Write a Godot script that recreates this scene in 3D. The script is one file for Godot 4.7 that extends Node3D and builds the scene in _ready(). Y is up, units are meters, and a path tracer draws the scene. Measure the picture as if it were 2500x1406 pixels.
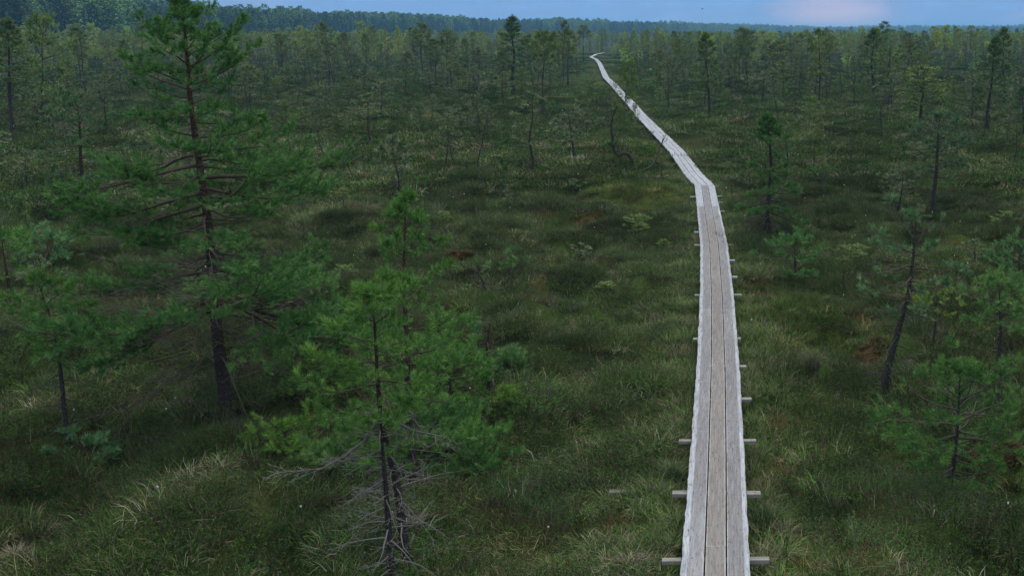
extends Node3D
# A raised bog seen from a lookout tower: a plank boardwalk runs over hummocks between bog pines to a far forest.
# The lens: focal length and principal point in pixels of the 2500 x 1406 photograph (an off-centre crop).
const FOCAL := 2772.0
const CENTRE_X := 1755.0
const CENTRE_Y := 703.0
const EYE := 5.96
const DECK := 0.27
var pitch := atan(625.0 / 2772.0)

var dice := RandomNumberGenerator.new()
var n_broad := FastNoiseLite.new()
var n_hummock := FastNoiseLite.new()
var n_small := FastNoiseLite.new()
var n_type := FastNoiseLite.new()
var n_tint := FastNoiseLite.new()
var mats := {}
var walk_line := PackedVector3Array()
var walk_x := PackedFloat32Array()
var patches := []
var taken := {}
var planted := []

# ------------------------------------------------------------------ helpers
func ray(px: float, py: float) -> Vector3:
	return Basis(Vector3.RIGHT, -pitch) * Vector3((px - CENTRE_X) / FOCAL, -(py - CENTRE_Y) / FOCAL, -1.0)

func on_ground(px: float, py: float, level := 0.0) -> Vector3:
	var d := ray(px, py)
	var t := (EYE - level) / -d.y
	return Vector3(d.x * t, level, d.z * t)

func at_depth(px: float, py: float, z: float) -> Vector3:
	var d := ray(px, py)
	return Vector3(0, EYE, 0) + d * (z / d.z)

func numbered(called: String) -> String:
	var k: int = taken.get(called, 0)
	taken[called] = k + 1
	return called if k == 0 else "%s_%03d" % [called, k]

func tag(o: Node, label: String, category := "", group := "", kind := "") -> void:
	if label: o.set_meta("label", label)
	if category: o.set_meta("category", category)
	if group: o.set_meta("group", group)
	if kind: o.set_meta("kind", kind)

func thing(called: String, where: Vector3, label: String, category: String, group := "") -> Node3D:
	var o := Node3D.new()
	o.name = numbered(called)
	add_child(o)
	o.position = where
	tag(o, label, category, group)
	return o

func part(called: String, mesh: Mesh, m: Material, parent: Node) -> MeshInstance3D:
	var o := MeshInstance3D.new()
	o.name = called
	o.mesh = mesh
	o.material_override = m
	parent.add_child(o, true)
	return o

func r(a: float, b: float) -> float:
	return dice.randf_range(a, b)

func rv(s: float) -> Vector3:
	return Vector3(r(-s, s), r(-s, s), r(-s, s))

class Mesher:
	var v := PackedVector3Array()
	var n := PackedVector3Array()
	var c := PackedColorArray()
	var uv := PackedVector2Array()
	var ix := PackedInt32Array()
	var loose := false

	func tube(pts: PackedVector3Array, rad: PackedFloat32Array, k: int, col: Color, col2 := Color(-1, 0, 0)) -> void:
		var first := v.size()
		var side := Vector3.ZERO
		for i in pts.size():
			var d := (pts[mini(i + 1, pts.size() - 1)] - pts[maxi(i - 1, 0)]).normalized()
			if side == Vector3.ZERO:
				side = d.cross(Vector3(0.31, 0.2, 0.93)).normalized()
			side = (side - d * side.dot(d)).normalized()
			var other := side.cross(d)
			var cc := col if col2.r < 0.0 else col.lerp(col2, float(i) / (pts.size() - 1))
			for j in k:
				var a := TAU * j / k
				var o := side * cos(a) + other * sin(a)
				v.append(pts[i] + o * rad[i])
				n.append(o)
				c.append(cc)
		for i in pts.size() - 1:
			for j in k:
				var a := first + i * k + j
				var b := first + i * k + (j + 1) % k
				ix.append_array(PackedInt32Array([a, b, a + k, b, b + k, a + k]))

	func stamp(tv: PackedVector3Array, tn: PackedVector3Array, xf: Transform3D, col: Color) -> void:
		loose = true
		v.append_array(xf * tv)
		n.append_array(Transform3D(xf.basis.orthonormalized(), Vector3.ZERO) * tn)
		var cc := PackedColorArray()
		cc.resize(tv.size())
		cc.fill(col)
		c.append_array(cc)

	func tri(a: Vector3, b: Vector3, d: Vector3, col: Color) -> void:
		loose = true
		var nn := (d - a).cross(b - a).normalized()
		v.append_array(PackedVector3Array([a, b, d]))
		n.append_array(PackedVector3Array([nn, nn, nn]))
		c.append_array(PackedColorArray([col, col, col]))

	func quad(a: Vector3, b: Vector3, d: Vector3, e: Vector3, ua: Vector2, ub: Vector2, ud: Vector2, ue: Vector2, nn: Vector3) -> void:
		var f := v.size()
		v.append_array(PackedVector3Array([a, b, d, e]))
		n.append_array(PackedVector3Array([nn, nn, nn, nn]))
		uv.append_array(PackedVector2Array([ua, ub, ud, ue]))
		if (d - a).cross(b - a).dot(nn) > 0.0:
			ix.append_array(PackedInt32Array([f, f + 1, f + 2, f, f + 2, f + 3]))
		else:
			ix.append_array(PackedInt32Array([f, f + 2, f + 1, f, f + 3, f + 2]))

	func done() -> ArrayMesh:
		var m := ArrayMesh.new()
		if v.size() == 0: return m
		var a := []
		a.resize(Mesh.ARRAY_MAX)
		a[Mesh.ARRAY_VERTEX] = v
		a[Mesh.ARRAY_NORMAL] = n
		if c.size(): a[Mesh.ARRAY_COLOR] = c
		if uv.size(): a[Mesh.ARRAY_TEX_UV] = uv
		if not loose: a[Mesh.ARRAY_INDEX] = ix
		m.add_surface_from_arrays(Mesh.PRIMITIVE_TRIANGLES, a)
		return m

func along(d: Vector3, roll: float, s: float) -> Basis:
	var x := d.cross(Vector3.UP if absf(d.y) < 0.95 else Vector3.RIGHT).normalized()
	return Basis(x, d, x.cross(d)).rotated(d, roll).scaled(Vector3.ONE * s)

func turn_up_to(d: Vector3) -> Basis:
	var axis := Vector3.UP.cross(d)
	return Basis() if axis.length() < 1e-5 else Basis(axis.normalized(), Vector3.UP.angle_to(d))

# ------------------------------------------------------------------ ground shape
func walk_at(z: float) -> float:
	var k := clampf(-z * 2.0, 0.0, walk_x.size() - 1.001)
	var i := int(k)
	return lerpf(walk_x[i], walk_x[i + 1], k - i)

func photo_column(x: float, z: float) -> float:
	return CENTRE_X + FOCAL * x / (maxf(-z, 1.0) * cos(pitch))

const EDGE := [[-900, 300, 15.0], [0, 350, 14.0], [250, 420, 9.0], [600, 570, 3.0], [1000, 810, 2.5], [1300, 1010, 1.0], [1560, 1180, 0.5], [1820, 1750, 0.0], [2000, 2300, 0.0], [2500, 2100, 2.0], [3400, 1900, 2.0]]

func edge_of(col: float) -> Vector2:
	for i in EDGE.size() - 1:
		if col < EDGE[i + 1][0] or i == EDGE.size() - 2:
			var t := clampf((col - EDGE[i][0]) / (EDGE[i + 1][0] - EDGE[i][0]), 0.0, 1.0)
			return Vector2(lerpf(EDGE[i][1], EDGE[i + 1][1], t), lerpf(EDGE[i][2], EDGE[i + 1][2], t))
	return Vector2(1000, 0)

func height(x: float, z: float) -> float:
	var far := Vector2(x, z).length()
	var h := n_broad.get_noise_2d(x, z) * 0.35
	if far < 260.0:
		var fade := 1.0 - smoothstep(110.0, 260.0, far)
		var hum := n_hummock.get_noise_2d(x, z)
		h += (hum * 0.40 + maxf(hum, 0.0) * 0.30 + n_small.get_noise_2d(x, z) * 0.15) * fade
	if z < 0.0 and z > -330.0:
		var d := absf(x - walk_at(z))
		if d < 2.4:
			h = lerpf(minf(h * 0.25 + 0.02, 0.1), h, smoothstep(0.55, 2.4, d))
	if far > 280.0 and z < 0.0:
		var e := edge_of(photo_column(x, z))
		h += e.y * smoothstep(0.0, 260.0, far - e.x)
	return h

func down(p: Vector3) -> Vector3:
	return Vector3(p.x, height(p.x, p.z), p.z)

# moss and grass patches that the photograph shows: column, row, half-width in photograph pixels, stretch in depth, kind
const PATCHES := [[1440, 540, 45, 0.7, "rust"], [1900, 1050, 32, 2.0, "rust"], [1918, 1140, 34, 1.6, "rust"], [1512, 1260, 40, 1.3, "rust"], [1130, 632, 34, 1.2, "rust"], [1115, 690, 30, 1.2, "rust"],
	[1845, 708, 34, 1.0, "rust"], [1975, 1392, 45, 1.0, "rust"], [2125, 846, 30, 1.0, "rust"], [2100, 762, 30, 1.0, "rust"], [1900, 690, 26, 1.0, "rust"], [1600, 465, 34, 0.8, "rust"], [2400, 1130, 15, 1.2, "rust"],
	[1950, 800, 90, 1.3, "lawn"], [1860, 770, 50, 1.5, "lawn"], [1560, 495, 90, 1.2, "lawn"], [1530, 1080, 20, 1.0, "rust"], [2470, 1140, 16, 1.3, "rust"], [2120, 1380, 30, 1.4, "rust"], [1520, 380, 60, 1.5, "lawn"]]

func patch_at(x: float, z: float, margin := 0.0) -> Vector2:
	var rust := 0.0
	var lawn := 0.0
	for p in patches:
		var d := Vector2((x - p[0]) / (p[2] + margin), (z - p[1]) / (p[2] * p[3] + margin)).length()
		if d < 1.5:
			var k := 1.0 - smoothstep(0.55, 1.25, d + n_small.get_noise_2d(x * 3.0, z * 3.0) * 0.5)
			if p[4] == "rust": rust = maxf(rust, k)
			else: lawn = maxf(lawn, k)
	return Vector2(rust, lawn)

# ------------------------------------------------------------------ materials
func noise_image(freq: float, octaves: int, seed_: int, size := 512) -> NoiseTexture2D:
	var t := NoiseTexture2D.new()
	var f := FastNoiseLite.new()
	f.seed = seed_
	f.frequency = freq
	f.fractal_octaves = octaves
	t.noise = f
	t.width = size
	t.height = size
	t.seamless = true
	return t

func ramp(t: NoiseTexture2D, a: Color, b: Color) -> NoiseTexture2D:
	var g := Gradient.new()
	g.set_color(0, a)
	g.set_color(1, b)
	t.color_ramp = g
	return t

func vertex_mat(scale_: float, rough: float, spec: float, thin := false, back := 0.0) -> StandardMaterial3D:
	var m := StandardMaterial3D.new()
	m.vertex_color_use_as_albedo = true
	m.albedo_color = Color(scale_, scale_, scale_).linear_to_srgb()
	m.roughness = rough
	m.metallic_specular = spec
	if thin: m.cull_mode = BaseMaterial3D.CULL_DISABLED
	if back > 0.0:
		m.backlight_enabled = true
		m.backlight = Color(back, back, back).linear_to_srgb()
	return m

func wood_image() -> Image:
	var im := Image.create(256, 2048, false, Image.FORMAT_RGB8)
	var g := FastNoiseLite.new()
	g.seed = 5
	g.frequency = 0.02
	g.fractal_octaves = 4
	var f := FastNoiseLite.new()
	f.seed = 9
	f.frequency = 0.11
	f.fractal_octaves = 3
	for y in 2048:
		for x in 256:
			var warp := g.get_noise_2d(x * 0.7, y * 0.12) * 26.0
			var grain := f.get_noise_2d((x + warp) * 2.2, y * 0.035)
			var broad := g.get_noise_2d(x * 1.3 + 700.0, y * 0.11)
			var k := 0.75 + grain * 0.10 + broad * 0.13
			if grain < -0.36: k -= 0.12
			var damp := g.get_noise_2d(x * 2.0 + 2200.0, y * 0.4)
			if damp > 0.25: k -= (damp - 0.25) * 0.45
			var split := absf(f.get_noise_2d((x + warp * 0.5) * 0.35 + 400.0, y * 0.006))
			if split < 0.012: k -= 0.22 * (1.0 - split / 0.012)
			var knot := g.get_noise_2d(x * 1.1 + 1500.0, y * 0.5)
			if knot > 0.47: k -= (knot - 0.47) * 1.6
			var warm := clampf(g.get_noise_2d(x * 0.9 + 90.0, y * 0.2 + 300.0), -1, 1) * 0.035
			# brown stain along the boards' inner edges, broken up lengthwise
			var edge := (smoothstep(185.0, 230.0, x) + 1.0 - smoothstep(0.0, 30.0, x)) * smoothstep(-0.15, 0.35, g.get_noise_2d(x * 0.6 + 40.0, y * 0.35 + 5000.0))
			im.set_pixel(x, y, Color(k + warm, k - edge * 0.03, k - warm * 0.7 - edge * 0.075))
	return im

func make_materials() -> void:
	mats.bark = vertex_mat(0.34, 0.95, 0.2)
	mats.bark.albedo_texture = ramp(noise_image(0.03, 4, 11, 256), Color(0.30, 0.29, 0.29), Color(1, 1, 1))
	mats.bark.uv1_triplanar = true
	mats.bark.uv1_scale = Vector3(7, 2.2, 7)
	mats.bark.heightmap_enabled = true
	mats.bark.heightmap_texture = noise_image(0.035, 3, 12, 256)
	mats.bark.heightmap_scale = 2.0
	mats.needle_stand = vertex_mat(0.58, 0.8, 0.2, true)
	mats.twig = vertex_mat(0.25, 0.95, 0.2)
	mats.needle = vertex_mat(0.62, 0.8, 0.2, true)
	mats.leaf = vertex_mat(0.28, 0.7, 0.25, true, 0.4)
	mats.grass = vertex_mat(0.31, 0.85, 0.15, true)
	mats.head = vertex_mat(0.9, 0.9, 0.1, true, 0.4)
	mats.ground = vertex_mat(0.32, 1.0, 0.1)
	mats.ground.albedo_texture = ramp(noise_image(0.05, 4, 21), Color(0.55, 0.55, 0.5), Color(1, 1, 1))
	mats.ground.uv1_triplanar = true
	mats.ground.uv1_world_triplanar = true
	mats.ground.uv1_scale = Vector3(0.7, 0.7, 0.7)
	mats.ground.heightmap_enabled = true
	mats.ground.heightmap_texture = noise_image(0.06, 4, 22)
	mats.ground.heightmap_scale = 5.0
	var wood := ImageTexture.create_from_image(wood_image())
	for k in 6:
		var m := StandardMaterial3D.new()
		var tone := 0.54 + 0.04 * (k % 3)
		m.albedo_color = Color(tone * 0.98, tone, tone * 1.02).linear_to_srgb() if k >= 3 else Color(tone * 0.91, tone, tone * 1.14).linear_to_srgb()
		m.albedo_texture = wood
		m.roughness = 0.85
		m.metallic_specular = 0.3
		m.heightmap_enabled = true
		m.heightmap_texture = wood
		m.heightmap_scale = 0.15
		mats["wood%d" % k] = m
	mats.beam = mats.wood1.duplicate()
	mats.beam.albedo_color = Color(0.40, 0.40, 0.39).linear_to_srgb()
	mats.wire = StandardMaterial3D.new()
	mats.wire.albedo_color = Color(0.16, 0.13, 0.11).linear_to_srgb()
	mats.wire.metallic = 0.6
	mats.wire.roughness = 0.7

# ------------------------------------------------------------------ needle and leaf templates
var tufts := {}

func needle_tuft(count: int, length: float, width: float, shoot: float) -> Array:
	var m := Mesher.new()
	for i in count:
		var u := (i + r(0, 1)) / count
		var base := Vector3(0, u * shoot, 0)
		var az := i * 2.4 + r(-0.4, 0.4)
		var th := r(0.5, 1.05) * (1.2 - 0.6 * u)
		var d := Vector3(sin(th) * cos(az), cos(th), sin(th) * sin(az))
		var w := d.cross(rv(1.0)).normalized() * width * 0.5
		m.tri(base - w, base + w, base + d * length * r(0.8, 1.15), Color.WHITE)
	return [m.v, m.n]

func leaf_sprig(count: int, size: float, shoot: float) -> Array:
	var m := Mesher.new()
	for i in count:
		var base := Vector3(0, (i + r(0, 1)) / count * shoot, 0)
		var az := i * 2.4 + r(-0.5, 0.5)
		var d := Vector3(cos(az), r(-0.4, 0.7), sin(az)).normalized()
		base += d * size * 0.5
		var w := d.cross(Vector3.UP + rv(0.6)).normalized() * size * 0.36
		var tip := base + d * size * r(0.8, 1.2)
		var mid := base + d * size * 0.4
		m.tri(base, mid - w, tip, Color.WHITE)
		m.tri(base, tip, mid + w, Color.WHITE)
	return [m.v, m.n]

# ------------------------------------------------------------------ trees
# A limb with side twigs and needle tufts. s: lod (0 near, 1 far), fol (share of shoots with needles), twig (side shoots per metre), start (bare share), up (how the tip turns up)
func limb(w: Mesher, f: Mesher, p: Vector3, dir: Vector3, length: float, rad: float, s: Dictionary) -> void:
	var near: bool = s.lod == 0
	var steps := 7 if near else 4
	var pts := PackedVector3Array([p])
	var radii := PackedFloat32Array([rad])
	var d := dir
	var here := p
	for i in steps:
		var t := float(i + 1) / steps
		d = (d + rv(s.wiggle) + Vector3.UP * s.up * (t - 0.35) / steps * 3.0).normalized()
		here += d * length / steps
		pts.append(here)
		radii.append(maxf(rad * (1.0 - 0.88 * t), s.fine))
	w.tube(pts, radii, 5 if near else 3, s.bark)
	var shoots := int(maxf(3.0, length * s.twig))
	for j in shoots:
		var t: float = s.bare + (1.0 - s.bare) * (j + r(0.1, 0.9)) / shoots
		var k := mini(int(t * steps), steps - 1)
		var at := pts[k].lerp(pts[k + 1], t * steps - k)
		var ld := (pts[k + 1] - pts[k]).normalized()
		var side := ld.cross(Vector3.UP).normalized() * (1.0 if j % 2 else -1.0)
		var td: Vector3 = (ld * 0.75 + side * r(0.45, 1.15) + Vector3.UP * r(-0.15, 0.5) * s.flat + rv(0.25)).normalized()
		var tl: float = length * (1.05 - 0.75 * t) * r(0.3, 0.62) * s.spread + 0.05
		shoot_(w, f, at, td, tl, maxf(rad * 0.35 * (1.0 - t * 0.7), s.fine), s, dice.randf() < s.fol * smoothstep(s.start - 0.25, s.start + 0.1, t), 0)
	if dice.randf() < s.fol * 1.3:
		needles(f, here, d, s, 3)

func shoot_(w: Mesher, f: Mesher, p: Vector3, dir: Vector3, length: float, rad: float, s: Dictionary, green: bool, level: int) -> void:
	var near: bool = s.lod == 0
	var mid := p + dir * length * 0.5 + rv(0.06 * length)
	var d2: Vector3 = (dir + Vector3.UP * (0.25 * s.up) + rv(0.3)).normalized()
	var tip := mid + d2 * length * 0.5
	if near or level == 0:
		w.tube(PackedVector3Array([p, mid, tip]), PackedFloat32Array([rad, maxf(rad * 0.7, s.fine * 0.8), maxf(rad * 0.35, s.fine * 0.5)]), 3, s.twig_color)
	var gap: float = 0.105 if near else 0.2
	if green:
		var m := int(maxf(1.0, length * (0.75 if level == 0 else 0.9) / gap * s.thick))
		for i in m:
			var t := 1.0 - (i + r(0.0, 0.8)) / m * (0.75 if level == 0 else 0.95)
			var q := p.lerp(mid, t * 2.0) if t < 0.5 else mid.lerp(tip, t * 2.0 - 1.0)
			needles(f, q, (d2 + rv(0.4) + Vector3.UP * 0.35).normalized(), s, 3 if near else 2)
	if level < s.levels:
		var c := int(maxf(2.0, length * s.twig * 1.3))
		for j in c:
			var t := (j + r(0.2, 1.0)) / c
			var q := p.lerp(mid, t * 2.0) if t < 0.5 else mid.lerp(tip, t * 2.0 - 1.0)
			var side := dir.cross(Vector3.UP).normalized() * (1.0 if j % 2 else -1.0)
			var td := (dir * 0.7 + side * r(0.4, 1.1) + Vector3.UP * r(-0.25, 0.4) + rv(0.3)).normalized()
			shoot_(w, f, q, td, length * r(0.3, 0.55), maxf(rad * 0.55, s.fine * 0.8), s, green, level + 1)

func needles(f: Mesher, p: Vector3, d: Vector3, s: Dictionary, count: int) -> void:
	var set_: Array = tufts[s.tuft]
	for i in count:
		var t: Array = set_[dice.randi() % set_.size()]
		var k := r(-1, 1)
		var c: Color = s.green
		c = Color(c.r * (1.0 + 0.25 * k) + 0.02 * k, c.g * (1.0 + 0.22 * k), c.b * (1.0 + 0.15 * k))
		f.stamp(t[0], t[1], Transform3D(along((d + rv(0.75 if i else 0.15)).normalized(), r(0, TAU), r(0.75, 1.2)), p), c)

const BARK_LOW := Color(0.36, 0.345, 0.335)
const BARK_HIGH := Color(0.50, 0.31, 0.22)
const TWIG_DEAD := Color(0.62, 0.60, 0.58)
const TWIG_LIVE := Color(0.42, 0.36, 0.30)

func style(given: Dictionary) -> Dictionary:
	var s := {"lod": 1, "fol": 0.9, "twig": 6.0, "start": 0.3, "up": 0.5, "wiggle": 0.17, "bare": 0.2, "flat": 1.0, "spread": 1.0, "thick": 1.0, "levels": 1, "bark": TWIG_LIVE, "twig_color": TWIG_LIVE,
		"green": Color(0.16, 0.33, 0.10), "tuft": "far", "base": 0.4, "wide": 1.0, "shape": "cone", "limbs": 26, "dead": 8, "radius": 0.07, "top_bark": BARK_HIGH, "droop": 0.15, "dead_len": 0.5, "fine": 0.008, "dead_color": Color(0.26, 0.245, 0.235)}
	s.merge(given, true)
	return s

func reach(shape: String, t: float) -> float:
	match shape:
		"umbrella": return 0.25 + 0.75 * sin(PI * clampf(0.25 + t * 0.72, 0, 1))
		"round": return maxf(0.12, sqrt(maxf(0.0, 1.0 - pow(2.0 * t - 0.9, 2.0))))
		"hero": return maxf(0.10, pow(1.0 - t, 0.72)) * (0.74 + 0.26 * sin(t * 17.0 + 1.0))
	return maxf(0.10, pow(1.0 - t, 0.7))

# Builds trunk, branches and crown meshes of one pine along the given trunk line (in its own axes). Returns [trunk, [branch meshes], crown]
func pine_meshes(line: PackedVector3Array, given: Dictionary, apart: bool) -> Array:
	var s := style(given)
	var tr := Mesher.new()
	var radii := PackedFloat32Array()
	var total := 0.0
	for i in line.size() - 1: total += line[i].distance_to(line[i + 1])
	# a smooth, slightly crooked trunk
	var curve := Curve3D.new()
	for i in line.size():
		var slope := (line[mini(i + 1, line.size() - 1)] - line[maxi(i - 1, 0)]) * 0.16
		curve.add_point(line[i], -slope, slope)
	var rings := 22 if s.lod == 0 else 9
	var pts := PackedVector3Array()
	var long := curve.get_baked_length()
	var side_noise := rv(1.0)
	for i in rings + 1:
		var t := float(i) / rings
		var wob := Vector3(sin(t * 9.0 + side_noise.x * 5.0), 0, cos(t * 8.0 + side_noise.z * 5.0)) * 0.018 * total * 0.25 * sin(PI * t)
		pts.append(curve.sample_baked(t * long) + wob)
		radii.append(s.radius * (pow(1.0 - t, 0.8) * 0.93 + 0.05 + 0.75 * exp(-t * 22.0)))
	pts[0].y -= 0.12
	var k := 9 if s.lod == 0 else 5
	var cut := int(rings * 0.45)
	tr.tube(pts.slice(0, cut + 1), radii.slice(0, cut + 1), k, BARK_LOW, BARK_LOW.lerp(s.top_bark, 0.35))
	tr.tube(pts.slice(cut), radii.slice(cut), k, BARK_LOW.lerp(s.top_bark, 0.35), s.top_bark)
	var crown := Mesher.new()
	crown.loose = true
	var wood := Mesher.new()
	var branches := []
	var az := r(0, TAU)
	for i in int(s.limbs):
		var u: float = (i + r(0.0, 0.7)) / s.limbs
		var t: float = lerpf(s.base, 0.985, pow(u, 0.9))
		az += 2.39 + r(-0.5, 0.5)
		var length: float = s.wide * reach(s.shape, u) * r(0.65, 1.15)
		var e: float = lerpf(-s.droop, 0.85, pow(u, 1.6)) + r(-0.15, 0.2)
		var d := Vector3(cos(az) * cos(e), sin(e), sin(az) * cos(e))
		if s.has("lopsided"): length *= 1.0 + s.lopsided.dot(Vector3(d.x, 0, d.z))
		var m := Mesher.new() if apart else wood
		var q := s.duplicate()
		q.bark = s.bark.lerp(s.top_bark, clampf(t * 0.35, 0, 1)).darkened(0.32)
		q.start = s.start * (1.0 - 0.5 * u)
		limb(m, crown, curve.sample_baked(t * long), d, length, maxf(length * 0.017, 0.005) * (1.0 if s.lod == 0 else 1.25), q)
		if apart: branches.append(m.done())
	for i in int(s.dead):
		var t: float = lerpf(0.12, s.base + 0.15, (i + r(0, 1)) / s.dead)
		az += 2.39 + r(-0.5, 0.5)
		var e: float = r(-0.55, 0.1)
		var d := Vector3(cos(az) * cos(e), sin(e), sin(az) * cos(e))
		var m := Mesher.new() if apart else wood
		var q := s.duplicate()
		q.merge({"fol": 0.0, "bark": s.dead_color.darkened(r(0.0, 0.35)), "twig_color": s.dead_color, "up": r(-0.6, 0.3), "twig": s.twig * 0.9, "bare": 0.15}, true)
		limb(m, crown, curve.sample_baked(t * long), d, s.wide * s.dead_len * r(0.5, 1.3), 0.012 if s.lod == 0 else 0.011, q)
		if apart: branches.append(m.done())
	if s.fol > 0.0:
		needles(crown, pts[-1], Vector3.UP, s, 3)
	if not apart: branches.append(wood.done())
	return [tr.done(), branches, crown.done()]

# A pine whose trunk runs through the given photograph pixels, standing on the ground under the first one
func near_pine(called: String, px: Array, label: String, given: Dictionary, group := "") -> Node3D:
	dice.seed = given.get("seed", int(px[0][0] * 7 + px[0][1]))
	var base := down(on_ground(px[0][0], px[0][1]))
	base = down(on_ground(px[0][0], px[0][1], base.y))
	var line := PackedVector3Array()
	for p in px:
		line.append(at_depth(p[0], p[1], base.z) - base)
	line[0] = Vector3.ZERO
	if given.get("sway", 0.0) > 0.0:
		for i in range(1, line.size()):
			line[i].z += r(-1, 1) * given.sway
	var o := thing(called, base, label, "tree", group)
	planted.append(Vector2(base.x, base.z))
	given.fine = maxf(0.0024, -base.z * 0.0001)
	var built := pine_meshes(line, given, given.get("lod", 1) == 0)
	part("trunk", built[0], mats.bark, o)
	for b in built[1]: part("branch", b, mats.twig, o)
	if built[2].get_surface_count(): part("crown", built[2], mats.needle, o)
	return o

var kinds := {}

func pine_kind(called: String, tall: float, given: Dictionary, crook := 0.02) -> void:
	var line := PackedVector3Array([Vector3.ZERO])
	for i in 4:
		line.append(Vector3(r(-crook, crook) * tall * (0.5 + 0.3 * i), tall * (i + 1) / 4.0, r(-crook, crook) * tall))
	line[4].x *= 0.3
	var built := pine_meshes(line, given, false)
	kinds[called] = {"trunk": built[0], "branch": built[1][0], "crown": built[2], "tall": tall, "wide": given.get("wide", 1.0)}

func place_kind(kind: String, base: Vector3, top: Vector3, wide: float, called: String, label: String, group: String) -> void:
	var k: Dictionary = kinds[kind]
	var o := thing(called, base, label, "tree", group)
	var tall := base.distance_to(top)
	o.basis = turn_up_to((top - base).normalized()) * Basis(Vector3.UP, r(0, TAU)) * Basis.from_scale(Vector3(wide / k.wide, tall / k.tall, wide / k.wide))
	planted.append(Vector2(base.x, base.z))
	part("trunk", k.trunk, mats.bark, o)
	part("branch", k.branch, mats.twig, o)
	if k.crown.get_surface_count(): part("crown", k.crown, mats.needle_stand if not k.has("leafy") else mats.leaf, o)

func mid_tree(kind: String, bx: float, by: float, tx: float, ty: float, half_px: float, label := "", group := "", called := "bog_pine") -> void:
	var base := down(on_ground(bx, by))
	base = down(on_ground(bx, by, base.y))
	var top := at_depth(tx, ty, base.z)
	var wide := half_px / FOCAL * -base.z
	place_kind(kind, base, top, wide, called, label, group)

# ------------------------------------------------------------------ broadleaf saplings
func birch_kind(called: String, tall: float, wide: float, sprigs: int, green: Color, white: bool, base := 0.3) -> void:
	var w := Mesher.new()
	var f := Mesher.new()
	var tr := Mesher.new()
	var pts := PackedVector3Array()
	var radii := PackedFloat32Array()
	for i in 9:
		var t := i / 8.0
		pts.append(Vector3(sin(t * 4.0) * 0.03 * tall, tall * t, cos(t * 5.0) * 0.02 * tall))
		radii.append(0.008 * tall * (1.0 - 0.85 * t) + 0.003)
	pts[0].y -= 0.1
	tr.tube(pts, radii, 5, Color(0.85, 0.83, 0.78) if white else Color(0.2, 0.18, 0.16))
	for i in 26:
		var u := (i + r(0, 0.8)) / 26.0
		var t := lerpf(base, 0.98, u)
		var k := mini(int(t * 8.0), 7)
		var p := pts[k].lerp(pts[k + 1], t * 8.0 - k)
		var az := i * 2.4 + r(-0.4, 0.4)
		var e := r(0.35, 0.9)
		var d := Vector3(cos(az) * cos(e), sin(e), sin(az) * cos(e))
		var length := wide * (0.35 + 0.9 * sin(PI * clampf(u * 0.85 + 0.12, 0, 1))) * r(0.6, 1.1)
		var tip := p + d * length + Vector3.DOWN * length * 0.15
		w.tube(PackedVector3Array([p, p.lerp(tip, 0.5) + Vector3.UP * 0.05 * length, tip]), PackedFloat32Array([0.009, 0.006, 0.003]), 3, Color(0.2, 0.16, 0.13))
		for j in sprigs:
			var q := p.lerp(tip, sqrt(r(0.05, 1.0))) + rv(0.13 * wide)
			var set_: Array = tufts["leaf"]
			var t2: Array = set_[dice.randi() % set_.size()]
			var v := r(0.75, 1.25)
			f.stamp(t2[0], t2[1], Transform3D(along((d + rv(0.8)).normalized(), r(0, TAU), r(0.8, 1.25)), q), Color(green.r * v, green.g * v, green.b * v))
	kinds[called] = {"trunk": tr.done(), "branch": w.done(), "crown": f.done(), "tall": tall, "wide": wide, "leafy": true}

# ------------------------------------------------------------------ ground cover
func blade(m: Mesher, base: Vector3, az: float, length: float, width: float, lean: float, droop: float, col: Color) -> void:
	var out := Vector3(cos(az), 0, sin(az))
	var w := Vector3(-out.z, 0, out.x) * width * 0.5
	w = w.rotated(Vector3.UP, r(-0.9, 0.9))
	var mid := base + (out * sin(lean) + Vector3.UP * cos(lean)) * length * 0.55
	var l2 := lean + droop
	var tip := mid + (out * sin(l2) + Vector3.UP * cos(l2)) * length * 0.45
	m.tri(base - w, base + w, mid + w * 0.7, col)
	m.tri(base - w, mid + w * 0.7, mid - w * 0.7, col)
	m.tri(mid - w * 0.7, mid + w * 0.7, tip, col)

func jitter(c: Color, k: float) -> Color:
	var a := r(1.0 - k, 1.0 + k)
	return Color(c.r * a * r(0.92, 1.08), c.g * a, c.b * a * r(0.92, 1.08))

func tussock(m: Mesher, at: Vector3, k: float, count: int, spread: float, l0: float, l1: float, width: float, lean0: float, lean1: float, droop: float, colours: Array) -> void:
	var clump_tone := r(0.6, 1.4)  # random tone shared by all blades of the tussock
	for i in count:
		var a := r(0, TAU)
		var q := sqrt(dice.randf()) * spread * k
		var c := jitter(colours[dice.randi() % colours.size()], 0.3)
		blade(m, at + Vector3(cos(a) * q, -0.05, sin(a) * q), a + r(-0.9, 0.9), r(l0, l1) * k, width * r(0.7, 1.3), r(lean0, lean1), droop * r(0.5, 1.5), Color(c.r * clump_tone, c.g * clump_tone, c.b * clump_tone))

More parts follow.
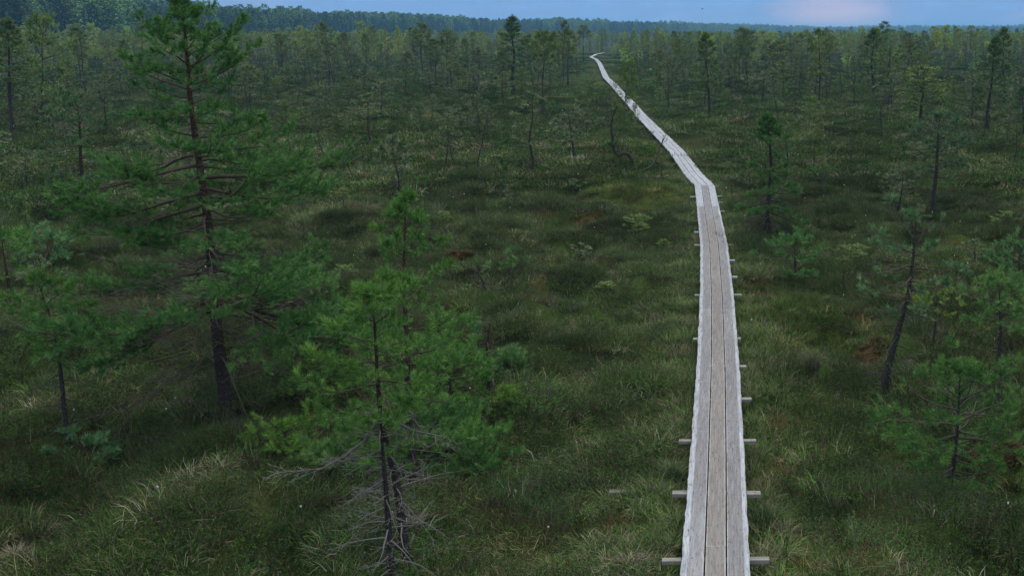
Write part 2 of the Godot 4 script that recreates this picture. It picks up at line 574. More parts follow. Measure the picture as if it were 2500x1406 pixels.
func heather(m: Mesher, at: Vector3, stems: int, spread: float, tall: float, size: float, colours: Array) -> void:
	for i in stems:
		var a := r(0, TAU)
		var q := sqrt(dice.randf()) * spread
		var base := at + Vector3(cos(a) * q, -0.05, sin(a) * q)
		var d := (Vector3(cos(a), 0, sin(a)) * r(0.1, 0.6) + Vector3.UP).normalized()
		var h := tall * r(0.6, 1.15)
		var tip := base + d * h
		var w := Vector3(r(-1, 1), 0, r(-1, 1)).normalized() * 0.003
		m.tri(base - w, base + w, tip + d * h * 0.25, Color(0.5, 0.45, 0.4) if i % 3 == 0 else Color(0.28, 0.22, 0.17))
		var c := jitter(colours[dice.randi() % colours.size()], 0.3)
		for j in 9:
			var p := base.lerp(tip, r(0.35, 1.05)) + rv(0.012)
			var o := (rv(1.0) + Vector3.UP * 0.5).normalized() * size * r(0.7, 1.3)
			var s2 := o.cross(rv(1.0)).normalized() * size * 0.28
			m.tri(p - s2, p + s2, p + o, c)

class Scatter:
	var where: Array[Transform3D] = []
	var tint := PackedColorArray()

func commit(called: String, mesh: Mesh, m: Material, s: Scatter, label: String, category: String) -> void:
	if s.where.is_empty(): return
	var mm := MultiMesh.new()
	mm.transform_format = MultiMesh.TRANSFORM_3D
	mm.use_colors = true
	mm.mesh = mesh
	mm.instance_count = s.where.size()
	for i in s.where.size():
		mm.set_instance_transform(i, s.where[i])
		mm.set_instance_color(i, s.tint[i])
	var o := MultiMeshInstance3D.new()
	o.name = numbered(called)
	o.multimesh = mm
	o.material_override = m
	tag(o, label, category, "", "stuff")
	add_child(o, true)

func spot(s: Scatter, x: float, z: float, size: float, tall: float, tint: Color) -> void:
	var b := Basis(Vector3.UP, r(0, TAU)).scaled(Vector3(size, tall, size))
	var e := 0.25
	var slope := Vector3(height(x - e, z) - height(x + e, z), 2.0 * e, height(x, z - e) - height(x, z + e)).normalized()
	s.where.append(Transform3D(turn_up_to((slope + Vector3.UP).normalized()) * b, Vector3(x, height(x, z), z)))
	s.tint.append(tint)

func _ready() -> void:
	dice.seed = 20
	# ---------------- camera
	var cam := Camera3D.new()
	cam.name = "camera"
	cam.projection = Camera3D.PROJECTION_FRUSTUM
	cam.near = 0.1
	cam.far = 9000.0
	cam.size = 0.1 * 1406.0 / FOCAL
	cam.frustum_offset = Vector2(0.1 * (1250.0 - CENTRE_X) / FOCAL, 0)
	cam.position = Vector3(0, EYE, 0)
	cam.rotation.x = -pitch
	add_child(cam)
	cam.current = true
	# ---------------- sky: rain clouds, slate blue near the horizon and paler overhead
	var around := WorldEnvironment.new()
	around.name = "surroundings"
	var env := Environment.new()
	env.background_mode = Environment.BG_SKY
	env.tonemap_mode = Environment.TONE_MAPPER_LINEAR
	env.tonemap_exposure = 1.2
	env.sdfgi_enabled = true
	env.ssao_enabled = true
	env.ssil_enabled = true
	var sky := Sky.new()
	var pano := PanoramaSkyMaterial.new()
	pano.panorama = ImageTexture.create_from_image(sky_image())
	sky.sky_material = pano
	env.sky = sky
	env.background_energy_multiplier = 1.0
	env.fog_enabled = true
	env.fog_density = 0.00026
	env.fog_light_color = Color(0.25, 0.60, 1.0).linear_to_srgb()
	around.environment = env
	add_child(around)
	# ---------------- the sun behind thick cloud
	var sun := DirectionalLight3D.new()
	sun.name = "sun"
	sun.light_energy = 0.5
	sun.light_angular_distance = 14.0
	sun.light_color = Color(1.0, 0.97, 0.92)
	sun.shadow_enabled = true
	sun.rotation_degrees = Vector3(-58, 155, 0)
	add_child(sun)
	# ---------------- noise fields
	for a in [[n_broad, 1, 0.03, 2], [n_hummock, 2, 0.33, 2], [n_small, 3, 1.15, 2], [n_type, 4, 0.16, 3], [n_tint, 5, 0.07, 3]]:
		a[0].seed = a[1]
		a[0].frequency = a[2]
		a[0].fractal_octaves = a[3]
	make_materials()
	for i in 4:
		for a in [["near", 28, 0.066, 0.0068, 0.10], ["mid", 16, 0.085, 0.0125, 0.13], ["far", 10, 0.14, 0.031, 0.17]]:
			if not tufts.has(a[0]): tufts[a[0]] = []
			tufts[a[0]].append(needle_tuft(a[1], a[2], a[3], a[4]))
		if not tufts.has("leaf"): tufts["leaf"] = []
		tufts["leaf"].append(leaf_sprig(7, 0.065, 0.16))
	# ---------------- the line of the walk, from the middle of its deck in the photograph
	for p in [[1745, 1800], [1747, 1406], [1752, 1123], [1754, 900], [1751, 718], [1744, 596], [1721, 452], [1693, 424], [1654, 370], [1611, 327], [1565, 281], [1540, 251], [1521, 232], [1500, 208], [1480, 189], [1464, 154], [1456, 144.6], [1443, 139], [1456, 132], [1476, 128]]:
		walk_line.append(on_ground(p[0], p[1], DECK))
	walk_line[0] = Vector3(-0.03, DECK, -3.5)
	for i in 661:
		var z := -i * 0.5
		var x := walk_line[0].x
		for k in walk_line.size() - 1:
			if z <= walk_line[k].z and z >= walk_line[k + 1].z:
				x = lerpf(walk_line[k].x, walk_line[k + 1].x, (z - walk_line[k].z) / (walk_line[k + 1].z - walk_line[k].z))
		if z < walk_line[walk_line.size() - 1].z: x = walk_line[walk_line.size() - 1].x
		walk_x.append(x)
	for p in PATCHES:
		var c := on_ground(p[0], p[1])
		patches.append([c.x, c.z, p[2] / FOCAL * -c.z, p[3] * 1.6, p[4]])
	build_ground()
	dice.seed = 101
	build_walk()
	dice.seed = 102
	build_forest()
	dice.seed = 103
	build_near_trees()
	dice.seed = 104
	build_stand()
	dice.seed = 105
	build_cover()
	dice.seed = 106
	build_small()

func sky_image() -> Image:
	var w := 2048
	var h := 1024
	var im := Image.create(w, h, false, Image.FORMAT_RGBF)
	var f := FastNoiseLite.new()
	f.seed = 31
	f.frequency = 1.1
	f.fractal_octaves = 4
	var low := Vector3(0.158, 0.318, 0.590)
	var mid := Vector3(0.46, 0.56, 0.72)
	var top := Vector3(1.40, 1.37, 1.31)
	im.fill(Color(0.05, 0.07, 0.05))
	for y in h / 2 + 8:
		var e := (0.5 - (y + 0.5) / h) * PI
		for x in w:
			# column 0 faces -z
			var a := wrapf((x + 0.5) / w * TAU, -PI, PI)
			var d := Vector3(sin(a) * cos(e), sin(e), -cos(a) * cos(e))
			var s := maxf(d.y, 0.0)
			var c := low.lerp(mid, smoothstep(0.0, 0.28, s)).lerp(top, smoothstep(0.1, 1.0, s))
			if d.y > -0.02:
				# cloud banks, flattened towards the horizon
				var q := Vector3(d.x, d.y * 3.2, d.z) * 2.4
				var n := f.get_noise_3d(q.x * 2.2, q.y * 3.0, q.z * 2.2)
				var pale := smoothstep(0.02, 0.4, n)
				c = c.lerp(Vector3(0.36, 0.41, 0.60) * (1.0 + 0.9 * s), pale * 0.45)
				var fine := f.get_noise_3d(q.x * 6.0 + 9.0, q.y * 22.0, q.z * 6.0)
				c *= 1.0 + 0.34 * fine
				c = c.lerp(Vector3(0.27, 0.36, 0.58), 0.55 * exp(-s * 60.0))
				# the break of pale pink cloud above the far trees
				var b := Vector2((a - 0.097) / 0.048, (e - 0.009) / 0.021)
				var k := exp(-pow(b.length_squared(), 1.4) * (1.0 + 0.9 * f.get_noise_3d(q.x * 9.0, q.y * 9.0, q.z * 9.0)))
				c = c.lerp(Vector3(0.53, 0.47, 0.60), k * 0.9)
			im.set_pixel(x, y, Color(c.x, c.y, c.z))
	return im

# ------------------------------------------------------------------ ground sheet
func ground_colour(x: float, z: float) -> Color:
	var far := Vector2(x, z).length()
	var k := n_type.get_noise_2d(x, z)
	var c := Color(0.13, 0.19, 0.07).lerp(Color(0.17, 0.30, 0.085), smoothstep(-0.25, 0.3, k))
	c = c.lerp(Color(0.34, 0.36, 0.17), 0.55 * smoothstep(-0.1, 0.45, n_tint.get_noise_2d(x, z)))
	if far < 90.0:
		var p := patch_at(x, z)
		var red := p.x + 0.6 * smoothstep(0.38, 0.55, n_tint.get_noise_2d(x * 4.0 + 300.0, z * 4.0))
		c = c.lerp(Color(0.42, 0.23, 0.12), minf(red, 1.0) * 0.7)
		c = c.lerp(Color(0.28, 0.36, 0.09), p.y * 0.8)
	return Color(c.r, c.g, c.b)

func build_ground() -> void:
	var angles := PackedFloat32Array()
	var a := -PI
	while a < PI:
		angles.append(a)
		var inside := a > -0.66 and a < 0.38
		a += 0.0031 if inside else 0.06
	angles.append(PI)
	var rings := PackedFloat32Array([0.0, 2.0, 4.0, 5.5])
	while rings[-1] < 5200.0:
		rings.append(rings[-1] * (1.0115 if rings[-1] < 130.0 else 1.05))
	var m := Mesher.new()
	var across := angles.size()
	for rad in rings:
		for t in angles:
			var x := rad * sin(t)
			var z := -rad * cos(t)
			m.v.append(Vector3(x, height(x, z), z))
			m.c.append(ground_colour(x, z))
	for i in rings.size():
		for j in across:
			var i0 := maxi(i - 1, 0)
			var i1 := mini(i + 1, rings.size() - 1)
			var d1: Vector3 = m.v[i1 * across + j] - m.v[i0 * across + j]
			var d2: Vector3 = m.v[i * across + mini(j + 1, across - 1)] - m.v[i * across + maxi(j - 1, 0)]
			var nn := d2.cross(d1).normalized()
			m.n.append(nn if nn.y > 0.0 else (-nn if nn.y < 0.0 else Vector3.UP))
	for i in rings.size() - 1:
		for j in across - 1:
			var p := i * across + j
			m.ix.append_array(PackedInt32Array([p, p + across, p + 1, p + 1, p + across, p + across + 1]))
	var o := MeshInstance3D.new()
	o.name = "ground"
	o.mesh = m.done()
	o.material_override = mats.ground
	tag(o, "mossy hummocky bog ground under grass and heather", "ground", "", "structure")
	add_child(o)

# ------------------------------------------------------------------ boardwalk
func walk_point(s: float) -> Vector3:
	for i in walk_line.size() - 1:
		var d := walk_line[i].distance_to(walk_line[i + 1])
		if s <= d: return walk_line[i].lerp(walk_line[i + 1], s / d)
		s -= d
	return walk_line[walk_line.size() - 1]

func walk_side(s: float) -> Vector3:
	var d := walk_point(s + 0.6) - walk_point(maxf(s - 0.6, 0.0))
	d.y = 0.0
	return d.normalized().cross(Vector3.UP).normalized()

# a board of the deck between two places along the walk; left and right edges are given from the middle line
func plank_mesh(s0: float, s1: float, e0: float, e1: float, ragged0: float, ragged1: float, low: float) -> ArrayMesh:
	var m := Mesher.new()
	var steps := int(clampf((s1 - s0) / 0.12, 6, 64)) if ragged0 + ragged1 > 0.0 else 8
	var l := PackedVector3Array()
	var q := PackedVector3Array()
	var bow := r(-0.006, 0.006)
	for i in steps + 1:
		var t := float(i) / steps
		var s := lerpf(s0, s1, t)
		var side := walk_side(s)
		var p := walk_point(s) + Vector3.UP * (low + bow * sin(PI * t))
		var w0 := n_small.get_noise_2d(s * 1.3, e0 * 50.0) * ragged0 * 1.2 + r(-0.35, 0.25) * ragged0
		var w1 := n_small.get_noise_2d(s * 1.3, e1 * 50.0) * ragged1 * 1.2 + r(-0.35, 0.25) * ragged1
		l.append(p + side * (e0 + w0))
		q.append(p + side * (e1 + w1))
	var u0 := r(0, 1)
	var dn := Vector3.DOWN * 0.05
	var c := Vector3.DOWN * 0.004
	for i in steps:
		var v0 := float(i) / steps * (s1 - s0) * 0.22 + u0
		var v1 := float(i + 1) / steps * (s1 - s0) * 0.22 + u0
		var sd := walk_side(s0)
		var k := 0.005
		m.quad(l[i] + sd * k, l[i + 1] + sd * k, q[i + 1] - sd * k, q[i] - sd * k, Vector2(0, v0), Vector2(0, v1), Vector2(0.9, v1), Vector2(0.9, v0), Vector3.UP)
		m.quad(l[i] + c, l[i + 1] + c, l[i + 1] + sd * k, l[i] + sd * k, Vector2(0, v0), Vector2(0, v1), Vector2(0.03, v1), Vector2(0.03, v0), (Vector3.UP - sd).normalized())
		m.quad(q[i] + c, q[i + 1] + c, q[i + 1] - sd * k, q[i] - sd * k, Vector2(0, v0), Vector2(0, v1), Vector2(0.03, v1), Vector2(0.03, v0), (Vector3.UP + sd).normalized())
		m.quad(l[i] + c, l[i + 1] + c, l[i + 1] + dn, l[i] + dn, Vector2(0, v0), Vector2(0, v1), Vector2(0.2, v1), Vector2(0.2, v0), -sd)
		m.quad(q[i] + c, q[i + 1] + c, q[i + 1] + dn, q[i] + dn, Vector2(0, v0), Vector2(0, v1), Vector2(0.2, v1), Vector2(0.2, v0), sd)
	for e in [[0, 1.0], [steps, -1.0]]:
		var fwd: Vector3 = (walk_point(s1) - walk_point(s0)).normalized() * -e[1]
		m.quad(l[e[0]] + c, q[e[0]] + c, q[e[0]] + dn, l[e[0]] + dn, Vector2(0, 0), Vector2(0.9, 0), Vector2(0.9, 0.02), Vector2(0, 0.02), fwd)
	return m.done()

# wire netting laid on a plank: crossing wires in a diamond pattern
func netting_mesh(s0: float, s1: float, e0: float, e1: float, pitch_: float) -> ArrayMesh:
	var m := Mesher.new()
	m.loose = true
	var wide := e1 - e0
	var k := int((s1 - s0) / pitch_)
	for i in range(-int(wide / pitch_), k):
		for way in [0, 1]:
			# each wire runs slantwise over the board, clipped to its length
			var a := s0 + i * pitch_
			var b := a + wide
			var ta := maxf(0.0, (s0 - a) / wide)
			var tb := minf(1.0, (s1 - a) / wide)
			if tb <= ta: continue
			var ea := lerpf(e0, e1, ta if way == 0 else 1.0 - ta)
			var eb := lerpf(e0, e1, tb if way == 0 else 1.0 - tb)
			var pa := walk_point(lerpf(a, b, ta)) + walk_side(a) * ea + Vector3.UP * 0.006
			var pb := walk_point(lerpf(a, b, tb)) + walk_side(b) * eb + Vector3.UP * 0.006
			var w := (pb - pa).cross(Vector3.UP).normalized() * 0.002
			m.tri(pa - w, pa + w, pb + w, Color.WHITE)
			m.tri(pa - w, pb + w, pb - w, Color.WHITE)
	return m.done()

func build_walk() -> void:
	var o := thing("boardwalk", Vector3.ZERO, "long narrow weathered grey boardwalk of three planks winding through the bog", "boardwalk")
	var far := [0.0, -0.125, 0.125]
	var edges := [[-0.375, -0.128], [-0.112, 0.112], [0.128, 0.375]]
	# distances of the joints along the walk, read off the photograph: the middle boards are staggered against the outer ones
	var start := -walk_line[0].z
	var outer := [0.0, 8.1 - start, 15.7 - start, 23.3 - start, 31.0 - start, 37.6 - start]
	var middle := [0.0, 4.3 - start, 11.9 - start, 19.5 - start, 27.1 - start, 35.0 - start]
	var bend := walk_line[0].distance_to(walk_line[1])
	for i in range(1, 6): bend += walk_line[i].distance_to(walk_line[i + 1])
	outer.append(bend)
	middle.append(bend)
	var total := 0.0
	for i in walk_line.size() - 1: total += walk_line[i].distance_to(walk_line[i + 1])
	var s := bend
	while s < total - 3.0:
		var step := r(4.2, 5.2)
		s = minf(s + step, total)
		outer.append(s)
		middle.append(s)
	for lane in 3:
		var joints: Array = middle if lane == 1 else outer
		for i in joints.size() - 1:
			var a: float = joints[i] + 0.004
			var b: float = joints[i + 1] - 0.004
			if a - bend > 120.0 and lane == 1: pass
			var rough := 0.012 if a < 39.0 else (0.03 if a < 90.0 else 0.05)
			var mesh := plank_mesh(a, b, edges[lane][0], edges[lane][1], rough if lane == 0 else 0.0, rough * 0.7 if lane == 2 else 0.0, r(-0.003, 0.003))
			var p := part("plank", mesh, mats["wood%d" % ((3 if lane == 1 and a < 26.0 else 0) + dice.randi() % 3)], o)
			if a < 33.0:
				var e0: float = edges[lane][0] + (0.07 if lane == 0 else 0.012)
				var e1: float = edges[lane][1] - (0.06 if lane == 2 else 0.012)
				part("wire_netting", netting_mesh(a + 0.01, b - 0.01, e0, e1, 0.03), mats.wire, p)
	# cross boards under the deck: row in the photograph, how far each end reaches from the middle
	var beams := [[1362, 0.60, 0.60], [1200, 0.57, 0.56], [1072, 0.56, 0.56], [973, 0.33, 0.54], [892, 0.30, 0.50], [824, 0.47, 0.45], [768, 0.34, 0.36], [718, 0.50, 0.56], [674, 0.33, 0.52], [634, 0.34, 0.52], [596, 0.54, 0.54], [565, 0.52, 0.34], [538, 0.34, 0.35], [514, 0.34, 0.54], [493, 0.42, 0.56], [478, 0.58, 0.56], [455, 0.35, 0.54]]
	var at := []
	for y in beams: at.append([walk_s(on_ground(1750, y[0], DECK - 0.05).z), y[1], y[2]])
	at.append([at[0][0] - 1.9, 0.58, 0.6])
	at.append([at[0][0] - 3.8, 0.56, 0.6])
	s = bend + 1.6
	while s < bend + 40.0:
		at.append([s, 0.34, r(0.36, 0.52)])
		s += 2.0
	for q in at:
		var m := Mesher.new()
		var c := walk_point(q[0]) + Vector3.DOWN * (0.053 + r(0, 0.012))
		var side := walk_side(q[0]).rotated(Vector3.UP, r(-0.04, 0.04)).rotated(Vector3.FORWARD, r(-0.02, 0.02))
		var fwd := side.cross(Vector3.UP)
		board(m, Transform3D(Basis(side, fwd.cross(side), fwd), c + side * (q[2] - q[1]) * 0.5), Vector3(q[1] + q[2], 0.045, r(0.09, 0.13)))
		part("crossbeam", m.done(), mats.beam if dice.randf() < 0.6 else mats.wood0, o)

func walk_s(z: float) -> float:
	var s := 0.0
	for i in walk_line.size() - 1:
		if z <= walk_line[i].z and z >= walk_line[i + 1].z:
			return s + walk_line[i].distance_to(walk_line[i + 1]) * (z - walk_line[i].z) / (walk_line[i + 1].z - walk_line[i].z)
		s += walk_line[i].distance_to(walk_line[i + 1])
	return s

# a board whose top face lies at the origin of t, with small chamfers
func board(m: Mesher, t: Transform3D, size: Vector3) -> void:
	var h := size * 0.5
	var k := 0.006
	var u0 := r(0, 1)
	var x := t.basis.x
	var y := t.basis.y
	var z := t.basis.z
	var c := t.origin
	var ends := [-h.x, h.x]
	var ring := [Vector2(-h.z + k, 0), Vector2(h.z - k, 0), Vector2(h.z, -k), Vector2(h.z, -size.y), Vector2(-h.z, -size.y), Vector2(-h.z, -k)]
	for i in 6:
		var a: Vector2 = ring[i]
		var b: Vector2 = ring[(i + 1) % 6]
		var nn := (z * (b.y - a.y) * -1.0 + y * (b.x - a.x)).normalized()
		m.quad(c + x * ends[0] + z * a.x + y * a.y, c + x * ends[1] + z * a.x + y * a.y, c + x * ends[1] + z * b.x + y * b.y, c + x * ends[0] + z * b.x + y * b.y, Vector2(i * 0.15, u0), Vector2(i * 0.15, u0 + size.x * 0.22), Vector2(i * 0.15 + 0.5, u0 + size.x * 0.22), Vector2(i * 0.15 + 0.5, u0), nn)
	for e in [-1.0, 1.0]:
		m.quad(c + x * h.x * e + z * (h.z - k), c + x * h.x * e - z * (h.z - k), c + x * h.x * e - z * h.z - y * size.y, c + x * h.x * e + z * h.z - y * size.y, Vector2(0, 0), Vector2(0.3, 0), Vector2(0.3, 0.02), Vector2(0, 0.02), x * e)

# ------------------------------------------------------------------ far forest
func forest_tree(shape: String, greens: Array) -> ArrayMesh:
	var m := Mesher.new()
	var tall := 10.0
	var w := Vector3(0.13, 0, 0)
	m.tri(-w, w, Vector3(0, tall * 0.95, 0), Color(0.2, 0.17, 0.14))
	m.tri(Vector3(0, 0, -0.13), Vector3(0, 0, 0.13), Vector3(0, tall * 0.95, 0), Color(0.2, 0.17, 0.14))
	var count := 700
	for i in count:
		var u := dice.randf()
		var rad := 0.0
		var y := 0.0
		match shape:
			"spruce":
				y = lerpf(0.12, 1.0, u) * tall
				rad = (1.0 - u) * 1.7 * (0.75 + 0.25 * sin(u * 60.0)) + 0.05
			"pine":
				y = lerpf(0.5, 1.0, u) * tall
				rad = 1.5 * sin(PI * clampf(u * 0.75 + 0.22, 0, 1)) + 0.15
			_:
				y = lerpf(0.25, 1.0, u) * tall
				rad = 2.2 * sqrt(maxf(0.02, 1.0 - pow(2.0 * u - 0.9, 2.0)))
		var a := r(0, TAU)
		var q := rad * sqrt(r(0.3, 1.0))
		var p := Vector3(cos(a) * q, y, sin(a) * q) + rv(0.12)
		var size := r(0.22, 0.46)
		var o := (Vector3(cos(a), r(-0.3, 0.5), sin(a)) + rv(0.6)).normalized() * size
		var s := o.cross(rv(1.0)).normalized() * size * 0.45
		m.tri(p - s, p + s, p + o, jitter(greens[dice.randi() % greens.size()], 0.28))
	return m.done()

func build_forest() -> void:
	var sorts := [
		forest_tree("spruce", [Color(0.10, 0.19, 0.11), Color(0.08, 0.15, 0.09)]), forest_tree("spruce", [Color(0.09, 0.17, 0.10)]), forest_tree("pine", [Color(0.13, 0.23, 0.10), Color(0.11, 0.19, 0.09)]),
		forest_tree("pine", [Color(0.12, 0.21, 0.10)]), forest_tree("broad", [Color(0.18, 0.33, 0.10), Color(0.16, 0.29, 0.09)])]
	var sets := []
	for i in sorts.size(): sets.append(Scatter.new())
	for i in 15000:
		var col := r(-750, 3300)
		var e := edge_of(col)
		var depth: float = 150.0 + e.x * 0.16
		var d := e.x + pow(dice.randf(), 1.35) * depth + n_broad.get_noise_2d(col * 0.3, 0.0) * 40.0
		var dir := (col - CENTRE_X) / FOCAL * cos(pitch)
		var z := -d / sqrt(1.0 + dir * dir)
		var x := dir * -z
		var leafy := smoothstep(0.0, 0.35, n_tint.get_noise_2d(col * 0.06, d * 0.015)) * 0.75 + 0.07
		if absf(col - 950.0) < 130.0 and d > e.x + 40.0: leafy = 0.75
		var k := 4 if dice.randf() < leafy else dice.randi() % 4
		var tall := r(0.95, 1.75) * (1.12 if k == 4 else 1.0)
		var s: Scatter = sets[k]
		var b := Basis(Vector3.UP, r(0, TAU)).scaled(Vector3(tall * r(0.9, 1.2), tall, tall * r(0.9, 1.2)))
		s.where.append(Transform3D(b, Vector3(x, height(x, z) - 0.2, z)))
		var v := r(0.75, 1.25)
		s.tint.append(Color(v, v * r(0.95, 1.05), v))
	for i in sorts.size():
		commit("forest", sorts[i], mats.needle, sets[i], ["dark spruces of the far forest beyond the bog", "slender dark spruces of the far forest beyond the bog", "tall pines of the far forest beyond the bog", "dull green pines of the far forest beyond the bog", "pale leafy trees of the far forest beyond the bog"][i], "forest")

# ------------------------------------------------------------------ trees the photograph shows one by one
func build_near_trees() -> void:
	var live := Color(0.16, 0.36, 0.085)
	var dark := Color(0.125, 0.29, 0.085)
	var fresh := Color(0.23, 0.45, 0.085)
	# the great pine
	near_pine("bog_pine", [[558, 1005], [538, 880], [522, 720], [505, 560], [486, 420], [466, 250], [455, 110], [438, -22]], "tallest full-crowned pine with reddish upper trunk and long bare lower branches",
		{"lod": 0, "tuft": "near", "base": 0.27, "wide": 2.7, "shape": "hero", "limbs": 84, "dead": 32, "radius": 0.10, "green": Color(0.135, 0.32, 0.09), "twig": 7.0, "levels": 1, "fol": 0.8, "bare": 0.14, "top_bark": Color(0.54, 0.31, 0.21), "start": 0.47, "droop": 0.28, "up": 0.75, "dead_len": 0.62, "thick": 1.2, "wiggle": 0.15, "dead_color": Color(0.42, 0.38, 0.35)})
	# the slim pine and the bushy one before it
	near_pine("bog_pine", [[1012, 1205], [1003, 1060], [993, 900], [985, 750], [988, 610], [990, 474]], "slim young pine with open top and reddish stem behind the bushy pine",
		{"lod": 0, "tuft": "near", "base": 0.2, "wide": 1.15, "shape": "cone", "limbs": 40, "dead": 12, "radius": 0.06, "green": live, "twig": 7.0, "levels": 1, "fol": 0.8, "start": 0.35, "droop": 0.2, "up": 0.7})
	var bushy := near_pine("bog_pine", [[990, 1342], [968, 1200], [938, 1060], [925, 930], [915, 820], [905, 712]], "short bushy bright green pine with grey lichened stem and dead lower twigs",
		{"lod": 0, "tuft": "near", "base": 0.42, "wide": 0.72, "shape": "round", "limbs": 34, "dead": 34, "dead_color": TWIG_DEAD, "radius": 0.055, "green": Color(0.155, 0.335, 0.075), "twig": 8.0, "levels": 1, "start": 0.3, "droop": 0.25, "up": 0.9, "dead_len": 0.95, "thick": 0.9, "fol": 0.8, "top_bark": Color(0.34, 0.22, 0.16)})
	# its long bare limb, drooping outwards
	for reach_ in [[[[932, 1012], [888, 1078], [838, 1116], [786, 1144], [725, 1152]], 0.022, 0.3], [[[930, 1000], [965, 1030], [1010, 1052], [1062, 1062]], 0.014, 0.25]]:
		var arm := Mesher.new()
		var bare := Mesher.new()
		var run := PackedVector3Array()
		var thick := PackedFloat32Array()
		for i in reach_[0].size():
			var u: float = float(i) / (reach_[0].size() - 1)
			run.append(at_depth(reach_[0][i][0], reach_[0][i][1], bushy.position.z + reach_[2] * u) - bushy.position)
			thick.append(lerpf(reach_[1], 0.006, u))
		arm.tube(run, thick, 6, TWIG_DEAD.darkened(0.25))
		var twiggy := style({"lod": 0, "fine": 0.0026, "fol": 0.0, "bark": TWIG_DEAD.darkened(0.2), "twig_color": TWIG_DEAD, "twig": 9.0, "levels": 2, "up": -0.2})
		for i in range(1, run.size()):
			for j in 3:
				var spray := Mesher.new()
				limb(spray, bare, run[i], ((run[i] - run[i - 1]).normalized() + rv(0.7)).normalized(), 0.3, 0.005, twiggy)
				part("branch", spray.done(), mats.twig, bushy)
		part("branch", arm.done(), mats.twig, bushy)
	near_pine("dead_pine", [[955, 1398], [948, 1290], [938, 1170], [932, 1060], [930, 985]], "thin dead lichen-grey pine stem beside the short bushy pine",
		{"lod": 0, "tuft": "near", "base": 0.5, "wide": 0.7, "limbs": 8, "fol": 0.0, "dead": 18, "radius": 0.05, "levels": 2, "twig": 8.0, "dead_len": 0.9, "top_bark": Color(0.2, 0.19, 0.18), "droop": 0.5, "up": -0.3, "bark": TWIG_DEAD, "twig_color": TWIG_DEAD, "dead_color": TWIG_DEAD})
	# the left side
	near_pine("bog_pine", [[166, 1087], [152, 980], [140, 850], [120, 770], [95, 705]], "thin-stemmed pine with a small bright crown left of the tallest pine".replace("left of", "beyond"),
		{"lod": 0, "tuft": "near", "base": 0.6, "wide": 0.65, "shape": "umbrella", "limbs": 15, "dead": 18, "radius": 0.042, "green": live, "twig": 7.0, "levels": 1, "dead_len": 0.6, "top_bark": BARK_LOW})
	near_pine("bog_pine", [[712, 862], [710, 800], [716, 735], [712, 676]], "low spreading pine with fresh green top and tangle of dead grey twigs",
		{"lod": 0, "tuft": "near", "base": 0.42, "wide": 0.9, "shape": "umbrella", "limbs": 22, "dead": 16, "radius": 0.06, "green": Color(0.20, 0.42, 0.12), "twig": 7.0, "levels": 2, "thick": 0.7, "dead_len": 0.7, "fol": 0.75})
	near_pine("bog_pine", [[118, 670], [120, 640], [116, 615], [112, 592]], "stunted pine with a flat crown on a short bare stem",
		{"lod": 0, "tuft": "mid", "base": 0.6, "wide": 0.8, "shape": "umbrella", "limbs": 14, "dead": 8, "radius": 0.05, "green": Color(0.17, 0.36, 0.14), "twig": 6.0, "levels": 1, "thick": 0.7, "fol": 0.7})
	near_pine("bog_pine", [[28, 742], [18, 690], [10, 640], [2, 585]], "leaning pale-stemmed pine at the margin behind the thin-stemmed one",
		{"lod": 0, "tuft": "mid", "base": 0.5, "wide": 0.7, "shape": "umbrella", "limbs": 14, "dead": 10, "radius": 0.05, "green": live, "twig": 6.0, "levels": 1, "fol": 0.7})
	near_pine("bog_pine", [[214, 540], [205, 470], [196, 385], [192, 310], [186, 238]], "tall sparse greyish pine with mostly bare twigs behind the tallest pine",
		{"lod": 0, "tuft": "mid", "base": 0.35, "wide": 1.5, "shape": "round", "limbs": 26, "dead": 16, "radius": 0.09, "green": Color(0.15, 0.29, 0.12), "twig": 5.0, "levels": 2, "fol": 0.3, "thick": 0.6, "top_bark": Color(0.4, 0.27, 0.19)})
	near_pine("bog_pine", [[200, 1150], [203, 1125], [206, 1088]], "knee-high pale green pine seedling in dark heather near the thin stem",
		{"lod": 0, "tuft": "near", "base": 0.1, "wide": 0.5, "shape": "round", "limbs": 12, "dead": 4, "radius": 0.02, "green": Color(0.17, 0.37, 0.15), "twig": 8.0, "levels": 1, "thick": 0.6, "fol": 0.7})
	# low pines round the bushy pair
	for a in [[[[720, 1012], [722, 960], [728, 905]], "low wide pine bush with bright shoots beyond the long dead branch", 0.85, Color(0.17, 0.36, 0.085), 0.6], [[[690, 1125], [692, 1090], [697, 1050]], "small pine bush with yellow-green tips under the long dead branch", 0.6, Color(0.19, 0.38, 0.075), 0.6],
			[[[1100, 1030], [1098, 940], [1090, 850]], "dense dark green young pine crowding the slim pine", 0.85, live, 1.0], [[[1085, 1150], [1088, 1090], [1092, 1030]], "deep green low pine growing against the slim pine", 0.8, dark, 1.0],
			[[[1150, 1185], [1155, 1150], [1160, 1112]], "low dark pine shrub on the open side of the slim pine", 0.6, dark, 0.9], [[[1246, 1005], [1243, 988], [1238, 962]], "tiny yellow-green pine seedling standing alone in the grass", 0.15, Color(0.24, 0.42, 0.09), 0.5],
			[[[1232, 925], [1236, 905], [1240, 878]], "small dull green pine seedling beside the dry grey stub", 0.4, Color(0.18, 0.36, 0.12), 0.6], [[[800, 1200], [805, 1150], [812, 1100]], "pale green pine bush tangled in fallen dead branches", 0.6, Color(0.17, 0.35, 0.10), 0.6]]:
		near_pine("pine_bush", a[0], a[1], {"lod": 0, "tuft": "near", "base": 0.12, "wide": a[2], "shape": "round", "limbs": 20, "dead": 6, "radius": 0.035, "green": a[3], "twig": 7.5, "levels": 1, "fol": a[4], "thick": 0.9, "up": 0.9})
